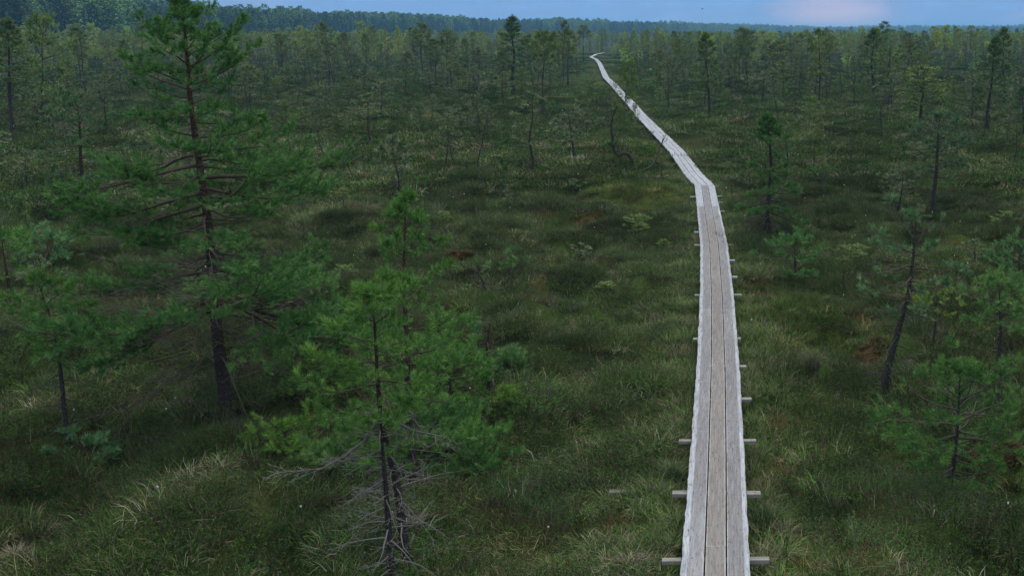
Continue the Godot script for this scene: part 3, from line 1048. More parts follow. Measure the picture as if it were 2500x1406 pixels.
	near_pine("dead_pine", [[1195, 916], [1193, 880], [1190, 835], [1196, 788]], "dry grey stub of a pine with short broken branches in the grass",
		{"lod": 0, "tuft": "near", "base": 0.6, "wide": 0.55, "limbs": 10, "fol": 0.12, "dead": 12, "radius": 0.06, "levels": 2, "twig": 8.0, "green": Color(0.16, 0.3, 0.14), "top_bark": BARK_LOW})
	near_pine("dead_pine", [[1191, 714], [1180, 690], [1168, 668], [1163, 640]], "small bent dead pine leaning over straw-coloured grass",
		{"lod": 0, "tuft": "mid", "base": 0.5, "wide": 0.55, "limbs": 9, "fol": 0.08, "dead": 7, "radius": 0.04, "levels": 1, "twig": 8.0, "top_bark": BARK_LOW})
	near_pine("dead_pine", [[1250, 682], [1243, 660], [1245, 640], [1238, 622]], "tiny crooked dead pine with a forked top in the open grass",
		{"lod": 0, "tuft": "mid", "base": 0.45, "wide": 0.6, "limbs": 9, "fol": 0.25, "dead": 5, "radius": 0.045, "levels": 1, "twig": 7.0, "top_bark": BARK_LOW})
	# the right side
	near_pine("bog_pine", [[2150, 985], [2172, 890], [2195, 800], [2218, 720], [2232, 630], [2238, 528]], "leaning thin pine with black mossy stem and sparse light crown",
		{"lod": 0, "tuft": "near", "base": 0.48, "wide": 0.95, "shape": "round", "limbs": 24, "dead": 20, "radius": 0.075, "green": Color(0.18, 0.34, 0.15), "twig": 6.0, "levels": 2, "fol": 0.26, "thick": 0.6, "dead_len": 0.75, "top_bark": BARK_LOW, "lopsided": Vector3(-0.15, 0, 0)})
	near_pine("bog_pine", [[2278, 862], [2284, 800], [2290, 722]], "short scraggy pine with yellowish tips behind the leaning pine",
		{"lod": 0, "tuft": "near", "base": 0.6, "wide": 0.6, "shape": "umbrella", "limbs": 10, "dead": 10, "radius": 0.035, "green": Color(0.28, 0.43, 0.10), "twig": 6.0, "levels": 1, "fol": 0.6, "thick": 0.6, "top_bark": BARK_LOW})
	near_pine("bog_pine", [[2435, 992], [2438, 900], [2444, 800], [2442, 694]], "slender straight pine with a small round crown above a bare stem",
		{"lod": 0, "tuft": "near", "base": 0.68, "wide": 0.62, "shape": "umbrella", "limbs": 17, "dead": 12, "radius": 0.055, "green": Color(0.19, 0.38, 0.11), "twig": 7.0, "levels": 1, "fol": 0.75, "dead_len": 0.6, "top_bark": BARK_LOW})
	near_pine("bog_pine", [[2322, 1225], [2330, 1120], [2342, 1020], [2345, 905]], "broad low pine with dark green cushions and twisted bare inner branches",
		{"lod": 0, "tuft": "near", "base": 0.12, "wide": 0.95, "shape": "round", "limbs": 40, "dead": 16, "radius": 0.042, "green": Color(0.13, 0.29, 0.075), "twig": 7.0, "levels": 1, "start": 0.5, "bare": 0.4, "fol": 0.65, "dead_len": 0.7, "top_bark": BARK_LOW})
	near_pine("bog_pine", [[1940, 678], [1943, 645], [1940, 595]], "knee-high pine with wide flat side branches close to the walk",
		{"lod": 0, "tuft": "mid", "base": 0.15, "wide": 0.85, "shape": "round", "limbs": 18, "dead": 7, "radius": 0.05, "green": Color(0.15, 0.33, 0.10), "twig": 6.0, "levels": 1, "fol": 0.75})
	near_pine("bog_pine", [[1875, 570], [1878, 500], [1882, 420], [1880, 350], [1872, 286]], "dark pine with a broken dead top and drooping bare lower branches beside the walk",
		{"lod": 0, "tuft": "mid", "base": 0.2, "wide": 1.15, "shape": "cone", "limbs": 44, "dead": 30, "radius": 0.09, "green": Color(0.13, 0.28, 0.08), "twig": 6.0, "levels": 2, "fol": 0.5, "bark": Color(0.18, 0.15, 0.13), "twig_color": Color(0.2, 0.17, 0.15), "dead_len": 0.9, "droop": 0.35, "top_bark": Color(0.2, 0.17, 0.15)})
	near_pine("bog_pine", [[2279, 535], [2283, 460], [2290, 370], [2296, 284]], "grey pine almost without needles, its crown a haze of fine twigs",
		{"lod": 0, "tuft": "mid", "base": 0.35, "wide": 1.05, "shape": "round", "limbs": 34, "dead": 14, "radius": 0.085, "green": Color(0.15, 0.27, 0.13), "twig": 5.5, "levels": 2, "fol": 0.22, "thick": 0.6, "top_bark": BARK_LOW, "bark": Color(0.22, 0.21, 0.2), "twig_color": Color(0.27, 0.26, 0.25)})
	near_pine("bog_pine", [[2488, 705], [2490, 660], [2490, 605]], "small twiggy pine on a hummock beyond the slender straight pine",
		{"lod": 0, "tuft": "mid", "base": 0.35, "wide": 0.8, "shape": "round", "limbs": 16, "dead": 12, "radius": 0.04, "green": Color(0.16, 0.34, 0.12), "twig": 6.0, "levels": 1, "fol": 0.5})
	twisted_pine()

# the pine whose stem snakes sideways before it climbs
func twisted_pine() -> void:
	var base := down(on_ground(1538, 430))
	var o := thing("crooked_pine", base, "snake-bent dead pine with one long arm reaching towards the walk", "tree")
	planted.append(Vector2(base.x, base.z))
	var trace := func(list: Array, z0: float, z1: float) -> PackedVector3Array:
		var c := Curve3D.new()
		var raw := []
		for i in list.size():
			raw.append(at_depth(list[i][0], list[i][1], base.z + lerpf(z0, z1, float(i) / (list.size() - 1))) - base)
		for i in raw.size():
			var slope: Vector3 = (raw[mini(i + 1, raw.size() - 1)] - raw[maxi(i - 1, 0)]) * 0.18
			c.add_point(raw[i], -slope, slope)
		var out := PackedVector3Array()
		for i in 25: out.append(c.sample_baked(c.get_baked_length() * i / 24.0))
		return out
	var taper := func(a: float, b: float) -> PackedFloat32Array:
		var out := PackedFloat32Array()
		for i in 25: out.append(lerpf(a, b, i / 24.0) * r(0.82, 1.18))
		return out
	var bark := Color(0.38, 0.32, 0.27)
	var stem: PackedVector3Array = trace.call([[1537, 436], [1538, 420], [1541, 403], [1544, 394], [1535, 377], [1522, 374], [1509, 379], [1499, 365], [1496, 343], [1493, 311], [1497, 284], [1507, 260]], 0.0, 0.5)
	var m := Mesher.new()
	m.tube(stem, taper.call(0.095, 0.028), 8, bark)
	part("trunk", m.done(), mats.bark, o)
	for a in [[[[1539, 431], [1567, 418], [1592, 405], [1604, 385], [1611, 360], [1622, 338]], 0.06, 0.02, 0.35], [[[1498, 350], [1512, 354], [1530, 354], [1538, 359], [1566, 358]], 0.025, 0.006, 0.4], [[[1496, 338], [1490, 334], [1478, 338], [1460, 347]], 0.025, 0.006, -0.3], [[[1510, 377], [1509, 365], [1511, 354]], 0.02, 0.012, 0.1], [[[1495, 308], [1487, 303], [1476, 306]], 0.018, 0.006, 0.2]]:
		m = Mesher.new()
		var pts: PackedVector3Array = trace.call(a[0], 0.0, a[3])
		m.tube(pts, taper.call(a[1], a[2]), 6, bark)
		var q := style({"lod": 0, "fine": 0.005, "fol": 0.0, "bark": Color(0.22, 0.2, 0.18), "twig_color": Color(0.26, 0.24, 0.22), "twig": 7.0, "levels": 2, "tuft": "mid"})
		var none := Mesher.new()
		for i in 3: limb(m, none, pts[24 - i * 2], (pts[24] - pts[20] + rv(0.12) + Vector3.UP * 0.06).normalized(), 0.55 if a[1] > 0.05 else 0.3, 0.012, q)
		part("branch", m.done(), mats.twig, o)
	var few := Mesher.new()
	var s := style({"lod": 0, "fine": 0.005, "fol": 0.10, "bark": Color(0.2, 0.18, 0.16), "twig_color": Color(0.23, 0.21, 0.2), "twig": 6.0, "levels": 2, "tuft": "mid", "green": Color(0.14, 0.28, 0.12)})
	for i in 16:
		var top := Mesher.new()
		limb(top, few, stem[9 + i], (Vector3(r(-1, 0.6), r(0, 0.7), r(-0.8, 0.8))).normalized(), r(0.35, 0.85), 0.014, s)
		part("branch", top.done(), mats.twig, o)
	if few.v.size(): part("crown", few.done(), mats.needle, o)

# ------------------------------------------------------------------ the open stand of bog pines
func build_stand() -> void:
	pine_kind("umbrella", 5.0, {"base": 0.58, "wide": 0.9, "shape": "umbrella", "limbs": 24, "dead": 9, "green": Color(0.219, 0.326, 0.127), "tuft": "far", "radius": 0.075})
	pine_kind("umbrella2", 5.0, {"base": 0.66, "wide": 0.85, "shape": "umbrella", "limbs": 20, "dead": 14, "green": Color(0.248, 0.338, 0.114), "radius": 0.065})
	pine_kind("full", 5.5, {"base": 0.34, "wide": 1.05, "shape": "cone", "limbs": 34, "dead": 8, "green": Color(0.204, 0.315, 0.114), "radius": 0.085})
	pine_kind("full2", 5.5, {"base": 0.42, "wide": 1.0, "shape": "round", "limbs": 30, "dead": 8, "green": Color(0.248, 0.360, 0.114), "radius": 0.08})
	pine_kind("slim", 5.0, {"base": 0.5, "wide": 0.55, "shape": "round", "limbs": 22, "dead": 14, "green": Color(0.233, 0.326, 0.127), "radius": 0.055})
	pine_kind("slim2", 5.0, {"base": 0.6, "wide": 0.55, "shape": "umbrella", "limbs": 16, "dead": 16, "green": Color(0.262, 0.338, 0.127), "radius": 0.05})
	pine_kind("sparse", 4.5, {"base": 0.4, "wide": 0.8, "shape": "round", "limbs": 20, "dead": 16, "fol": 0.35, "thick": 0.7, "green": Color(0.219, 0.304, 0.139), "radius": 0.055})
	pine_kind("sparse2", 4.5, {"base": 0.5, "wide": 0.7, "shape": "umbrella", "limbs": 15, "dead": 18, "fol": 0.4, "thick": 0.7, "green": Color(0.248, 0.315, 0.152), "radius": 0.05})
	pine_kind("bushy", 2.5, {"base": 0.16, "wide": 0.9, "shape": "round", "limbs": 20, "dead": 6, "green": Color(0.262, 0.394, 0.127), "radius": 0.045})
	pine_kind("flat", 5.0, {"base": 0.68, "wide": 1.2, "shape": "umbrella", "limbs": 22, "dead": 14, "green": Color(0.219, 0.338, 0.101), "droop": 0.05, "radius": 0.08})
	pine_kind("bare", 3.5, {"base": 0.4, "wide": 0.7, "shape": "round", "limbs": 20, "dead": 12, "fol": 0.0, "twig": 8.0, "levels": 2, "radius": 0.05, "bark": Color(0.2, 0.19, 0.18), "twig_color": Color(0.22, 0.21, 0.20), "top_bark": BARK_LOW}, 0.05)
	pine_kind("scrub", 2.5, {"base": 0.4, "wide": 0.8, "shape": "umbrella", "limbs": 15, "dead": 12, "fol": 0.3, "thick": 0.6, "levels": 2, "green": Color(0.233, 0.315, 0.164), "radius": 0.06, "top_bark": BARK_LOW}, 0.07)
	pine_kind("layered", 6.0, {"base": 0.22, "wide": 1.2, "shape": "cone", "limbs": 44, "dead": 12, "green": Color(0.167, 0.281, 0.114), "thick": 1.2, "radius": 0.10})
	birch_kind("birch", 4.0, 0.8, 18, Color(0.30, 0.52, 0.10), true)
	birch_kind("willow", 2.5, 0.5, 14, Color(0.28, 0.48, 0.14), false, 0.1)
	birch_kind("plume", 7.0, 0.8, 30, Color(0.26, 0.47, 0.09), true, 0.45)
	var g := "bog pines of the middle distance"
	# kind, base column, base row, top column, top row, half the crown's width (photograph pixels), label
	for a in [
		["full", 30, 333, 12, 52, 70, "tall dark pine with a thick bare stem at the bog's wooded side"], ["bushy", 96, 292, 104, 58, 60, "bright green pine with a pointed top beside the tall dark pine"],
		["bare", 688, 336, 676, 256, 22, "short leafless snag in pale grass past the tallest pine's branch tips"], ["sparse", 806, 246, 792, 84, 30, "thin half-bare pine alone before the far pine stand"], ["slim", 690, 190, 682, 84, 24, ""],
		["scrub", 977, 478, 953, 348, 50, "short pine with fresh green top and wide dead skirt of branches"], ["sparse2", 907, 366, 892, 232, 36, "thin forked pine with wispy green top standing alone in grass"], ["scrub", 1133, 332, 1122, 262, 32, "little pine with a dense grey twig crown on a forked stem"],
		["bare", 1167, 435, 1192, 252, 30, "crooked dead pine bending over a smaller twiggy neighbour"], ["bare", 1106, 422, 1098, 328, 34, "twin-stemmed dead shrub pine near the crooked dead pine"], ["sparse", 1299, 435, 1298, 232, 64, "gnarled pine with wide bent limbs in the open middle bog"],
		["layered", 1257, 246, 1246, 42, 56, "big dark layered pine rising above its neighbours to the skyline"], ["full", 1240, 232, 1222, 128, 46, "dense dark pine crowding the big layered pine"], ["flat", 1326, 281, 1326, 88, 44, "flat-topped bright green pine on a long reddish stem"],
		["umbrella", 1030, 213, 1028, 62, 27, "tall pine with a compact umbrella crown and clean stem"], ["slim", 1064, 221, 1060, 96, 20, ""], ["umbrella2", 1093, 221, 1090, 80, 22, ""], ["slim2", 1104, 206, 1100, 110, 16, ""], ["scrub", 1160, 223, 1157, 162, 16, ""],
		["slim2", 1172, 224, 1168, 118, 18, ""], ["slim", 1387, 209, 1385, 74, 22, ""], ["umbrella2", 1425, 151, 1424, 66, 18, ""], ["full2", 1365, 190, 1360, 86, 26, ""], ["full", 1733, 299, 1724, 86, 48, "tall pine with reddish stem and thin dark crown beside the walk"],
		["bare", 1722, 262, 1719, 140, 30, "dead companion stem close against the reddish-stemmed pine"], ["sparse", 1632, 278, 1628, 138, 32, "thin dull pine near the bend of the walk"], ["slim", 1827, 218, 1825, 138, 22, ""], ["bare", 1786, 294, 1788, 228, 14, "small bare snag past the reddish-stemmed pine"],
		["full2", 2002, 271, 2000, 74, 34, "upright pine with an open ragged crown in the open bog"], ["slim", 1888, 216, 1886, 112, 22, ""], ["slim2", 1899, 217, 1898, 104, 22, ""], ["umbrella2", 1935, 201, 1933, 108, 20, ""], ["full", 2135, 241, 2130, 74, 46, "dense tall pine beneath the feathery birch"],
		["full2", 2172, 250, 2176, 116, 40, "broad green pine beside the dense tall pine"], ["umbrella", 2220, 192, 2222, 86, 30, ""], ["full2", 2243, 335, 2250, 164, 62, "wide spreading pine with a dark stem and bright flank"], ["bare", 2162, 291, 2164, 232, 20, "forked bare snag in front of the broad green pine"],
		["sparse", 2372, 312, 2374, 182, 36, "dull pine with a straight dark stem next to the big wide-crowned pine"], ["layered", 2413, 308, 2427, 92, 56, "big wide-crowned pine with dark layered boughs"], ["full", 2455, 262, 2452, 72, 42, "dark-topped pine reaching the skyline behind the big wide-crowned pine"],
		["layered", 2500, 335, 2502, 210, 40, "dark bushy pine cut by the photograph's margin".replace("cut by the photograph's margin", "at the end of the row of big pines")], ["bushy", 1560, 580, 1560, 528, 34, "thin wispy seedling pine on the lawn of yellow grass"], ["bare", 2010, 480, 2006, 395, 18, "thin dead stem in open heather past the broken-topped pine"],
		["bare", 2080, 420, 2082, 330, 20, ""], ["scrub", 2170, 460, 2172, 410, 30, "low twiggy pine before the needle-less grey pine"], ["sparse2", 2235, 430, 2238, 340, 26, ""], ["scrub", 300, 250, 296, 150, 30, ""], ["sparse", 255, 330, 250, 180, 34, ""], ["slim", 610, 280, 604, 160, 24, ""],
		["umbrella2", 560, 240, 556, 110, 30, ""], ["sparse2", 380, 560, 376, 470, 40, ""], ["bare", 540, 520, 538, 430, 30, ""], ["scrub", 60, 470, 52, 380, 46, ""], ["bushy", 840, 700, 842, 652, 34, ""], ["scrub", 1412, 480, 1408, 440, 26, ""], ["bushy", 1620, 610, 1622, 586, 18, ""],
		["bushy", 2090, 640, 2092, 600, 34, ""], ["scrub", 2380, 640, 2384, 590, 36, ""], ["bushy", 2455, 560, 2456, 520, 34, ""], ["bushy", 1480, 720, 1478, 690, 26, ""], ["scrub", 1420, 640, 1424, 600, 28, ""]]:
		mid_tree(a[0], a[1], a[2], a[3], a[4], a[5], a[6] if a[6] else {"slim": "slim short-crowned bog pine in the open pine stand", "slim2": "slender tuft-topped bog pine in the open stand", "umbrella": "umbrella-crowned bog pine in the open pine stand", "umbrella2": "bog pine with a small high umbrella crown in the open stand",
			"scrub": "stunted scrubby pine with few needles among heather", "sparse": "thin half-bare bog pine among heather", "sparse2": "wispy half-bare bog pine among heather", "bare": "bare dead pine stem standing in heather", "bushy": "small round pine sapling in the grass", "full2": "green full-crowned bog pine in the open pine stand"}[a[0]].replace("in the open pine stand", "close to the " + landmark(a[1])).replace("in the open stand", "close to the " + landmark(a[1])).replace("among heather", "near the " + landmark(a[1])).replace("in heather", "near the " + landmark(a[1])).replace("in the grass", "in grass near the " + landmark(a[1])), g)
	mid_tree("birch", 1448, 271, 1443, 194, 26, "small white-stemmed birch with thin fresh leaves", "", "birch")
	mid_tree("birch", 1522, 398, 1537, 148, 34, "tall thin birch with bright green crown overhanging the walk", "", "birch")
	mid_tree("willow", 54, 602, 44, 484, 30, "pale-leaved shrub standing upright in dark heather", "", "leafy_shrub")
	mid_tree("plume", 2158, 205, 2157, 52, 24, "feathery bright green birch rising above the pine stand", "", "birch")
	mid_tree("birch", 2295, 250, 2292, 205, 22, "low bright leafy birch between the big pines", "", "birch")
	mid_tree("willow", 1135, 200, 1132, 130, 22, "bright leafy shrub glimpsed among the pine stems", "", "leafy_shrub")
	# thin saplings and bare stems scattered over the open bog
	var few := ["bare", "scrub", "sparse2", "slim2", "bushy", "sparse", "bare", "scrub"]
	var grown := 0
	for i in 2600:
		if grown >= 200: break
		var d := r(26.0, 135.0)
		var col := r(-40, 2540)
		var dir := (col - CENTRE_X) / FOCAL * cos(pitch)
		var z := -d / sqrt(1.0 + dir * dir)
		var x := dir * -z
		if absf(x - walk_at(z)) < 2.4: continue
		var close := false
		for q in planted:
			if absf(q.x - x) < 1.1 and absf(q.y - z) < 2.5: close = true; break
		if close: continue
		grown += 1
		var kind: String = few[dice.randi() % few.size()]
		var tall: float = (r(0.5, 1.2) if kind == "bushy" else r(0.9, 2.4)) * (1.2 if d > 45.0 else 0.6) * (r(0.9, 1.6) if d > 75.0 else 1.0)
		var base := Vector3(x, height(x, z), z)
		var k: Dictionary = kinds[kind]
		place_kind(kind, base, base + Vector3(r(-0.14, 0.14) * tall, tall, r(-0.1, 0.1) * tall), k.wide * clampf(tall / k.tall, 0.25, 1.0) * r(0.9, 1.4), "pine_sapling",
			{"bare": "bare dead sapling", "scrub": "stunted scrubby sapling", "sparse2": "wispy pine sapling", "slim2": "slender tuft-topped sapling", "bushy": "small bushy seedling", "sparse": "half-bare pine sapling"}[kind] + (" in grass near the " if d < 60.0 else " in open bog towards the ") + landmark(col), "pine saplings over the open bog")
	# the rest: the nearest as objects, those beyond as one mass
	var names := ["umbrella", "umbrella2", "full", "full2", "slim", "slim2", "sparse", "sparse2", "bushy", "flat", "bare"]
	var chance := [0.10, 0.14, 0.05, 0.07, 0.16, 0.17, 0.10, 0.10, 0.04, 0.01, 0.06]
	var found := []
	for i in 17000:
		var col := r(-500, 3000)
		var far := sqrt(r(0.0, 1.0))
		var d := 0.0
		if i < 4600: d = sqrt(r(88.0 * 88.0, 330.0 * 330.0))
		else: d = 330.0 * pow(7.0, dice.randf())
		if d > edge_of(col).x + 10.0: continue
		var dir := (col - CENTRE_X) / FOCAL * cos(pitch)
		var z := -d / sqrt(1.0 + dir * dir)
		var x := dir * -z
		# clearings: fewer trees near, more in the belt beyond; groves by noise
		var dense := smoothstep(85.0, 150.0, d) * (0.60 + 1.7 * n_tint.get_noise_2d(x * 0.5, z * 0.5) + (0.25 if col < 1150.0 else 0.05))
		if dice.randf() > dense + 0.06: continue
		if d < 330.0 and absf(x - walk_at(z)) < 1.6 + d * 0.012: continue
		var near := false
		if d < 200.0:
			for q in planted:
				if absf(q.x - x) < 1.3 and absf(q.y - z) < 4.0: near = true; break
		if near: continue
		if d < 200.0: planted.append(Vector2(x, z))
		found.append([d, x, z])
	found.sort_custom(func(p, q): return p[0] < q[0])
	var mass := {}
	for k in names: mass[k] = Scatter.new()
	var single := 0
	for q in found:
		var u := dice.randf()
		var kind := ""
		for i in names.size():
			u -= chance[i]
			if u <= 0.0:
				kind = names[i]
				break
		if kind == "": kind = "full2"
		var base := Vector3(q[1], height(q[1], q[2]), q[2])
		var tall: float = r(3.0, 6.1) if dice.randf() < 0.66 else r(1.3, 3.2)
		if kind == "bushy": tall = r(1.2, 3.0)
		if dice.randf() < 0.05: tall = r(6.0, 7.0)
		var k: Dictionary = kinds[kind]
		var wide: float = k.wide * clampf(tall / k.tall, 0.55, 1.15) * r(0.8, 1.2)
		var top := base + Vector3(r(-0.12, 0.12) * tall, tall, r(-0.12, 0.12) * tall)
		if single < 150:
			single += 1
			var words: String = {"umbrella": "umbrella-crowned bog pine in the distant stand", "umbrella2": "bog pine with high umbrella crown in the distant stand", "full": "full conical bog pine in the distant stand", "full2": "green round-crowned bog pine in the distant stand", "slim": "slim bog pine in the distant stand",
				"slim2": "slender bog pine with tufted top in the distant stand", "sparse": "half-bare bog pine in the distant stand", "sparse2": "wispy bog pine in the distant stand", "bushy": "low bushy pine in the distant stand", "flat": "flat-topped bog pine in the distant stand", "bare": "dead bare pine in the distant stand"}[kind]
			words = words.replace("in the distant stand", "in the stand beyond the " + landmark(photo_column(q[1], q[2])))
			place_kind(kind, base, top, wide, "bog_pine", ("tall " if tall > 4.9 else ("low " if tall < 3.2 else "")) + words, "pines of the distant stand")
		else:
			var s: Scatter = mass[kind]
			s.where.append(Transform3D(turn_up_to((top - base).normalized()) * Basis(Vector3.UP, r(0, TAU)) * Basis.from_scale(Vector3(wide / k.wide, tall / k.tall, wide / k.wide)), base))
			var v := r(1.0, 1.5)
			var fresh := r(0.1, 0.7) if dice.randf() < 0.4 else 0.0
			s.tint.append(Color(v * (1.0 + fresh), v * (1.0 + fresh * 0.8), v))
	for k in names:
		var s: Scatter = mass[k]
		var grey := Scatter.new()
		grey.where = s.where
		grey.tint = s.tint
		commit("pine_stand", kinds[k].trunk, mats.bark, s, "stems of the pine stand before the far forest", "trees")
		commit("pine_stand", kinds[k].branch, mats.twig, s, "branches of the pine stand before the far forest", "trees")
		if kinds[k].crown.get_surface_count(): commit("pine_stand", kinds[k].crown, mats.needle, s, "needle crowns of the pine stand before the far forest", "trees")

func landmark(col: float) -> String:
	var best := ""
	var gap := 1e9
	for a in [[-60, "tall dark pine"], [100, "bright pointed pine"], [200, "sparse greyish pine"], [460, "tallest pine"], [690, "leafless snag"], [800, "thin half-bare pine"], [905, "thin forked pine"], [1030, "compact umbrella pine"], [1090, "twin-stemmed dead shrub"], [1180, "crooked dead pine"], [1250, "big layered pine"], [1326, "flat-topped pine"], [1445, "white-stemmed birch"],
			[1530, "birch overhanging the walk"], [1632, "thin dull pine"], [1728, "reddish-stemmed pine"], [1787, "small bare snag"], [1876, "broken-topped pine"], [2001, "ragged upright pine"], [2132, "dense tall pine"], [2175, "broad green pine"], [2247, "wide spreading pine"], [2372, "dull straight pine"], [2425, "big wide-crowned pine"], [2500, "row of big pines"]]:
		if absf(a[0] - col) < gap:
			gap = absf(a[0] - col)
			best = a[1]
	return best

# ------------------------------------------------------------------ grass, heather and moss
func build_cover() -> void:
	var green := [Color(0.17, 0.43, 0.065), Color(0.10, 0.28, 0.045), Color(0.25, 0.51, 0.11)]
	var straw := [Color(0.78, 0.70, 0.48), Color(0.60, 0.53, 0.36), Color(0.92, 0.86, 0.64), Color(0.44, 0.42, 0.24)]
	var tawny := [Color(0.22, 0.42, 0.11), Color(0.60, 0.57, 0.36), Color(0.16, 0.32, 0.08), Color(0.34, 0.44, 0.18)]
	var heath := [Color(0.12, 0.34, 0.06), Color(0.17, 0.44, 0.08), Color(0.18, 0.25, 0.085), Color(0.08, 0.21, 0.045), Color(0.25, 0.27, 0.14)]
	# each sort is a piece of sward: a handful of tussocks and dwarf shrubs grown together
	var sorts := {}
	for zone in [["near", 0.55, 1.0, 0.006], ["mid", 1.45, 1.0, 0.014], ["far", 3.8, 1.0, 0.035]]:
		for sort in ["green", "straw", "heather"]:
			for k in 3:
				var m := Mesher.new()
				for i in 22:
					var q: Vector3 = Vector3.RIGHT.rotated(Vector3.UP, i * 2.4 + r(-0.5, 0.5)) * zone[1] * sqrt((i + 0.5) / 22.0) * r(0.8, 1.15)
					var u := dice.randf()
					var what: String = {"green": "green" if u < 0.26 else ("tawny" if u < 0.50 else ("straw" if u < 0.62 else "heather")), "straw": "straw" if u < 0.40 else ("tawny" if u < 0.62 else ("green" if u < 0.70 else "heather")), "heather": "heather" if u < 0.72 else ("tawny" if u < 0.86 else ("straw" if u < 0.92 else "green"))}[sort]
					var wide: float = {"near": 1.0, "mid": 2.6, "far": 6.5}[zone[0]]
					var size := r(0.75, 1.3)
					match what:
						"green": tussock(m, q, size, 46, 0.13 * wide, 0.12, 0.32, zone[3], 0.1, 0.95, 0.7, green + [straw[0]])
						"straw": tussock(m, q, size, 44, 0.12 * wide, 0.14, 0.36, zone[3] * 0.85, 0.35, 1.2, 0.8, straw + [green[1]])
						"tawny": tussock(m, q, size, 44, 0.19 * wide, 0.08, 0.26, zone[3], 0.1, 1.15, 0.7, tawny)
						_: heather(m, q, 38, 0.19 * wide, r(0.14, 0.27), 0.019 if zone[0] == "near" else (0.05 if zone[0] == "mid" else 0.11), heath)
				sorts["%s_%s%d" % [zone[0], sort, k]] = m.done()
	var sets := {}
	for k in sorts: sets[k] = Scatter.new()
	var count := {"near": 4000, "mid": 3800, "far": 1900}
	var range_ := {"near": Vector2(8, 46), "mid": Vector2(42, 122), "far": Vector2(115, 330)}
	for zone in ["near", "mid", "far"]:
		var a: Vector2 = range_[zone]
		for i in count[zone]:
			var d := sqrt(r(a.x * a.x, a.y * a.y))
			var col := r(-260, 2700)
			var dir := (col - CENTRE_X) / FOCAL * cos(pitch)
			var z := -d / sqrt(1.0 + dir * dir)
			var x := dir * -z
			var gap := absf(x - walk_at(z))
			if gap < {"near": 0.85, "mid": 1.8, "far": 4.0}[zone]: continue
			var wet := n_type.get_noise_2d(x, z)
			var hum := n_hummock.get_noise_2d(x, z)
			var tone := n_tint.get_noise_2d(x, z)
			var p := patch_at(x, z, 0.5 if zone == "near" else 0.7) if d < 90.0 else Vector2.ZERO
			if p.x > 0.3 and dice.randf() < p.x * 0.9: continue
			var dry := clampf(0.36 + tone * 1.0 + n_small.get_noise_2d(x * 0.4, z * 0.4) * 1.1, 0.03, 0.85) 
			var shrub := clampf(0.48 + hum * 1.1 - wet * 0.9, 0.06, 0.92)
			# heather near, lawns beyond; shares pushed to paint vignette darkness near, brightness beyond
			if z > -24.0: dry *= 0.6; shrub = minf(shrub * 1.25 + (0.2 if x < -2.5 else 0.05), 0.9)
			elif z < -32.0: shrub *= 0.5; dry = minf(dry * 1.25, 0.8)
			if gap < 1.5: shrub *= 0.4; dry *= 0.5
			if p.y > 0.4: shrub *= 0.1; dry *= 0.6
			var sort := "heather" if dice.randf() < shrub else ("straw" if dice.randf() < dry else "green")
			var v := r(0.62, 1.32) * (1.0 + tone * 0.35)
			var tint := Color(v * r(0.9, 1.12), v, v * r(0.85, 1.1))
			if p.y > 0.4: tint = Color(tint.r * 1.2, tint.g * 1.2, tint.b * 0.85)
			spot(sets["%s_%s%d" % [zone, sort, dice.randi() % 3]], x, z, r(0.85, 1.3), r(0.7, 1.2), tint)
	# a fringe of single tussocks along the walk
	for k in 3:
		var m := Mesher.new()
		tussock(m, Vector3.ZERO, 1.0, 50, 0.10, 0.18, 0.40, 0.0065, 0.1, 0.75, 0.6, green + tawny if k < 2 else straw)
		sorts["fringe%d" % k] = m.done()
		sets["fringe%d" % k] = Scatter.new()
	for i in 3600:
		var z := -r(7.0, 130.0) if i < 900 else -r(7.0, 48.0)
		var x := walk_at(z) + (0.37 + absf(dice.randfn(0.0, 0.42))) * (1.0 if dice.randf() < 0.5 else -1.0)
		if patch_at(x, z, 0.12).x > 0.3: continue
		var v := r(0.7, 1.25)
		spot(sets["fringe%d" % mini(dice.randi() % 5, 2)] if dice.randf() < 0.4 else sets["fringe%d" % (dice.randi() % 2)], x, z, r(0.7, 1.4), r(0.5, 1.0), Color(v, v, v))
	for k in sorts:
		var what := "heather" if k.contains("heather") else "grass"
		commit(what, sorts[k], mats.grass, sets[k], "dark dwarf heather carpeting the bog hummocks" if what == "heather" else ("dry straw-coloured grass tussocks over the bog" if k.contains("straw") else ("grass fringing the edge of the walk" if k.contains("fringe") else "green and tawny sedge grass over the bog")), what)
	# cushions of peat moss, rust-red where the photograph shows red patches
	var cushions := {}
	for a in [["red", [Color(0.46, 0.25, 0.15), Color(0.34, 0.18, 0.10), Color(0.44, 0.34, 0.18), Color(0.22, 0.28, 0.09)]], ["lime", [Color(0.36, 0.48, 0.12), Color(0.26, 0.38, 0.08)]]]:
		for k in 2:
			var m := Mesher.new()
			tussock(m, Vector3(0, 0.02, 0), 1.0, 150, 0.13, 0.05, 0.10, 0.010, 0.1, 1.2, 0.4, a[1])
			cushions["%s%d" % [a[0], k]] = [m.done(), Scatter.new()]
	for p in patches:
		if p[4] != "rust": continue
		for i in int(clampf(p[2] * p[2] * p[3] * 160.0, 16, 400)):
			var q := Vector2.RIGHT.rotated(r(0, TAU)) * sqrt(dice.randf()) * 1.1
			var x: float = p[0] + q.x * p[2]
			var z: float = p[1] + q.y * p[2] * p[3]
			if n_small.get_noise_2d(x * 2.0, z * 2.0) < -0.05: continue
			var v := r(0.7, 1.15)
			spot(cushions["red%d" % (dice.randi() % 2)][1], x, z, r(0.7, 1.4), r(0.7, 1.6), Color(v, v, v))
